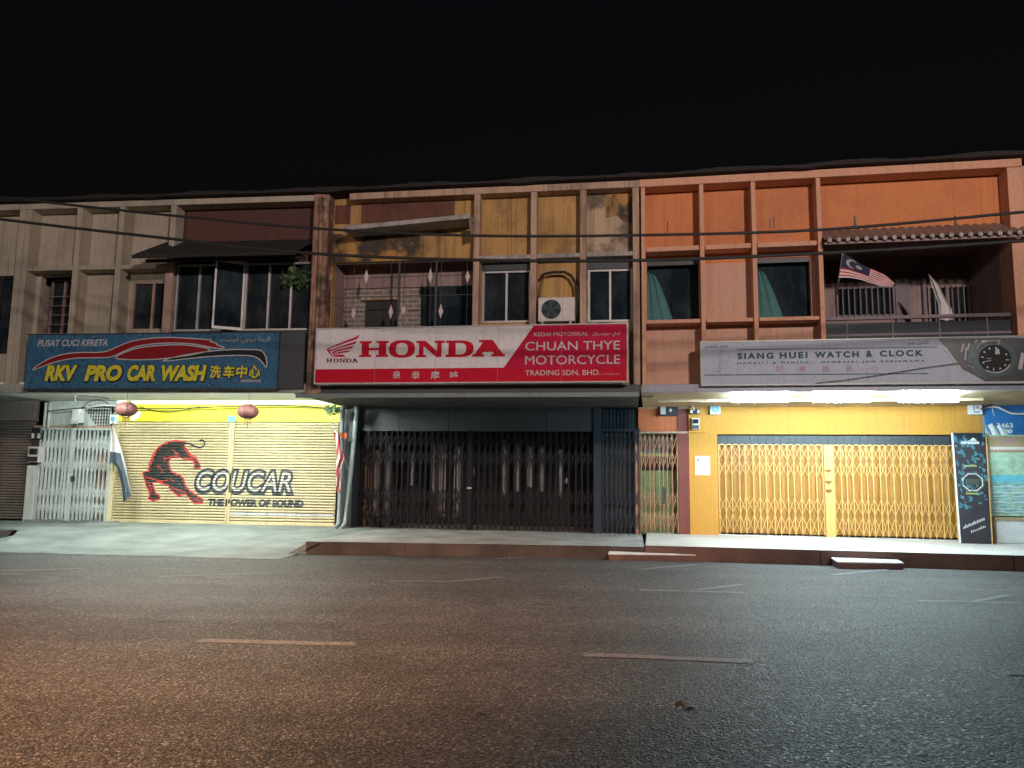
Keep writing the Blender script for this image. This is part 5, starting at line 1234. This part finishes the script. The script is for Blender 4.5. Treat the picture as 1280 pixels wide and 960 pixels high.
for k in range(9):
    t = .05+.35*k/9; pts = [(q[0]+Wd*(.04+.92*i/12), q[2]+H*(t+.008*math.sin(i*1.1+k*2))) for i in range(13)]; m.stroke(pts, rn.uniform(.008, .03), dd_-.006)
m.build('wave_line', 'pale_grey', db_)
m = MB(); c_ = (q[0]+Wd*.6, q[2]+H*.22); m.disc(c_, .15, .2, dd_-.009, 30); m.disc((q[0]+Wd*.58, q[2]+H*.60), .09, .17, dd_-.009, 24, 1, -10, 190); m.build('ring_graphic', 'board_mint', db_)
m = MB()
for k in range(11): m.box(q[0]+Wd*(.09+.075*k), q[0]+Wd*(.10+.075*k), dd_-.0085, dd_-.007, q[2]+H*.822, q[2]+H*.843)
m.build('headline_gap', 'board_tan', db_)
m = MB(); m.box(q[0]-.03, q[0], dd_-.02, dd_+.06, q[2]-.02, q[3]+.02); m.box(q[1], q[1]+.03, dd_-.02, dd_+.06, q[2]-.02, q[3]+.02); m.build('frame', 'alu', db_)
z = R.z(1260, 649, dd_-.1)
cb = thing('cabinet', R, (q[0]+.6, dd_, .25), 'plain white cabinet on the pavement below the teal display board', 'cabinet')
m = MB(); m.box(R.u(1246, 660, dd_-.1), q[0]+1.6, dd_-.1, dd_+.24, .25, z-.03); m.build('body', 'pale_grey', cb, bevel=.005)
m = MB(); m.box(R.u(1244, 660, dd_-.1), q[0]+1.62, dd_-.12, dd_+.24, z-.03, q[2]-.021); m.build('top', 'board_tan', cb)
m = MB(); a = R.u(1242, 665, dd_); m.box(a-.06, a-.012, dd_+.02, dd_+.1, .25, q[2]); m.build('board_stand', 'alu', U=R, org=(a-.03, dd_+.05, .25), label='narrow grey metal upright between the dark poster and the white cabinet', cat='post')
# left: meters, vents
box_thing('electricity_meter', L, (40, 558.5, 54, 578), G-.12, .14, 'dull_white', 'grey electricity meter on the pier beside the pale stair gate', 'meter', extra=meter_bits)
box_thing('fuse_holder', L, (43, 541, 54, 549), G-.12, .08, 'dark_plastic', 'dark fuse holders above the left electricity meter', 'fuse box', extra=fuse)
box_thing('meter_board', L, (42, 535, 55, 582), G-.06, .06, 'interior', 'dark backing board behind the left electricity meter', 'board')
def spot_bits(t, q, d):
    m = MB(); m.box(q[0]+.02, q[1]-.02, d-.05, d-.001, q[2]-.03, q[2]+.06); m.build('lens', 'dull_white', t)
box_thing('floodlight', L, (97, 511, 106, 529), G-.2, .2, 'pale_grey', 'unlit white floodlight box over the middle of the pale stair gate', 'floodlight', extra=spot_bits)
box_thing('alarm_box', L, (140, 518.5, 148.5, 530), G-.1, .1, 'pale_grey', 'small white box left of the yellow panel', 'box', extra=lambda t, q, d: (MB().box(q[0]+.04, q[1]-.04, d-.004, d-.001, q[2]+.06, q[3]-.06).build('label_plate', 'label_blue', t)))
q = L.rect(164, 514, 176, 526, G-.13)
m = MB(); m.prism([(q[0], q[2]+.02), (q[0]+.06, q[2]), (q[1], q[2]+.1), (q[1], q[3]), (q[0]+.03, q[3]-.05)], G-.15, G-.116); m.build('sticker', 'torn_white', U=L, org=((q[0]+q[1])/2, G-.13, q[2]), label='torn white sticker at the left end of the yellow panel', cat='sticker')

# ================================================================== CABLES
def cable(name, U, pts, d, r, mt, label, cat='cable', group=None, ext=None):
    P3 = [U.at(x, y, d) for x, y in pts]; P3 = [(a, d, b) for a, b in P3]
    # smooth
    out = []
    for i in range(len(P3)-1):
        p0, p1, p2, p3 = (Vector(P3[max(i-1, 0)]), Vector(P3[i]), Vector(P3[i+1]), Vector(P3[min(i+2, len(P3)-1)]))
        for k in range(6):
            t = k/6; out.append(.5*((2*p1)+(-p0+p2)*t+(2*p0-5*p1+4*p2-p3)*t*t+(-p0+3*p1-3*p2+p3)*t**3))
    out.append(Vector(P3[-1])); m = MB(); m.tube(out, r, 7)
    return m.build(name, mt, U=U, org=tuple(out[0]), label=label, cat=cat, group=group, smooth=True)
cable('overhead_cable', C, [(-400, 205), (-100, 236), (110, 258.5), (210, 269), (385, 285), (590, 294.5), (800, 294), (1030, 287), (1280, 265), (1600, 235)], -3.6, .021, 'black_rubber', 'upper thick black overhead cable crossing in front of the house fronts', group='overhead cables')
cable('overhead_cable', C, [(-400, 224), (0, 274), (200, 297), (385, 316.5), (590, 325), (800, 325.5), (1030, 316.5), (1280, 301), (1600, 276)], -3.6, .024, 'black_rubber', 'lower thick black overhead cable crossing in front of the house fronts', group='overhead cables')
cable('soffit_wire', L, [(60, 514), (120, 509), (200, 511), (290, 508), (360, 507), (420, 511), (440, 508)], 2.6, .014, 'black_rubber', 'long dark wire run along the soffit in front of the yellow panel')
cable('soffit_wire', L, [(175, 508), (190, 513), (210, 515), (232, 512), (250, 508)], 2.75, .009, 'black_rubber', 'thin wire sagging over the top of the yellow panel')
cable('soffit_wire', L, [(95, 503), (94, 498), (98, 494.5), (120, 495.5), (136, 498)], .15, .009, 'black_rubber', 'short wire looped under the beam near the stair gate')
cable('soffit_wire', L, [(103, 509), (112, 502), (125, 500), (134, 504), (138, 508)], 2.4, .009, 'black_rubber', 'thin arched wire over the white vent window')
cable('soffit_wire', L, [(108, 509), (125, 507), (142, 507), (160, 508.5)], 2.3, .02, 'pvc_white', 'pale cable above the white vent window')
cable('soffit_wire', R, [(797, 506), (815, 505.5), (830, 505), (848, 505.5), (862, 507)], 2.9, .016, 'black_rubber', 'dark cable bundle above the rusty stair gate')
cable('soffit_wire', R, [(797, 494), (812, 496), (824, 490)], .6, .008, 'black_rubber', 'thin black wire under the soffit above the stair door')
cable('meter_wire', R, [(868, 513), (866, 505), (869, 498), (878, 496), (884, 500)], 2.7, .016, 'dull_white', 'pale twisted wires rising from the fuse holders to the soffit')
cable('meter_wire', R, [(863, 510), (862, 502), (867, 495), (876, 493), (886, 494)], 2.6, .014, 'dark_plastic', 'dark twisted wires curving from the fuse holders to the soffit')
cable('meter_wire', R, [(1226, 511), (1240, 505.5), (1255, 499.5), (1280, 493), (1310, 487)], 2.7, .018, 'dark_plastic', 'dark cable rising from the small white box over the blue panel')
cable('meter_wire', R, [(1226, 511), (1236, 508.5), (1247, 509), (1258, 514), (1268, 517), (1290, 517)], 2.8, .022, 'dull_white', 'thick white cable drooping across the blue notice panel')
cable('meter_wire', R, [(1240, 504), (1240.5, 512), (1243, 520)], 2.8, .006, 'dull_white', 'thin white wire end dangling over the blue notice panel')
# ================================================================== SLABS AND LITTER ON THE ROAD
def slab(x0, y0, x1, y1, h, dp, label):
    a, b = R.gnd(x0, y0), R.gnd(x1, y1)
    m = MB(); m.hexa([(a[0], a[1], h-.022), (b[0], b[1], h-.022), (b[0], b[1]+dp, h-.002), (a[0], a[1]+dp, h-.002)], [(a[0], a[1]+.006, h), (b[0], b[1]+.006, h), (b[0], b[1]+dp, h+.025), (a[0], a[1]+dp, h+.025)])
    t = thing('concrete_slab', R, ((a[0]+b[0])/2, a[1], 0), label, 'slab', 'loose slabs along the kerb'); m.build('slab_top', 'white_slab', t, bevel=.006)
    m = MB(); m.hexa([(a[0]+.02, a[1]+.015, 0), (b[0]-.02, b[1]+.015, 0), (b[0]-.02, b[1]+dp, 0), (a[0]+.02, a[1]+dp, 0)], [(a[0]+.01, a[1]+.012, h-.023), (b[0]-.01, b[1]+.012, h-.023), (b[0]-.01, b[1]+dp, h-.003), (a[0]+.01, a[1]+dp, h-.003)])
    m.build('slab_body', 'kerb_brown_lit', t)  # brown body colour holds the shade on the slab's front
slab(760, 700.5, 878, 702, .12, .42, 'pale concrete slab bridging the kerb below the rusty stair gate')
slab(1047, 711, 1131, 712.5, .115, .45, 'short white concrete slab against the kerb below the yellow gate')
u, y = C.gnd(855, 884)
m = MB(); rn = random.Random(2)
m.grid(lambda s, t: (u-.06+.12*s, y-.03+.06*t*(1-abs(s-.5)), .012+.02*math.sin(s*5)*t), 8, 4); m.build('dead_leaf', 'stem', U=C, org=(u, y, 0), label='curled dark dead leaf lying on the asphalt at the lower right', cat='leaf')
u, y = C.gnd(603, 893)
m = MB(); m.grid(lambda s, t: (u-.05+.1*s, y-.02+.04*t, .008+.012*math.sin(s*4+t)), 6, 3); m.build('dead_leaf', 'stem', U=C, org=(u, y, 0), label='small dark dead leaf lying on the asphalt at the bottom centre', cat='leaf')
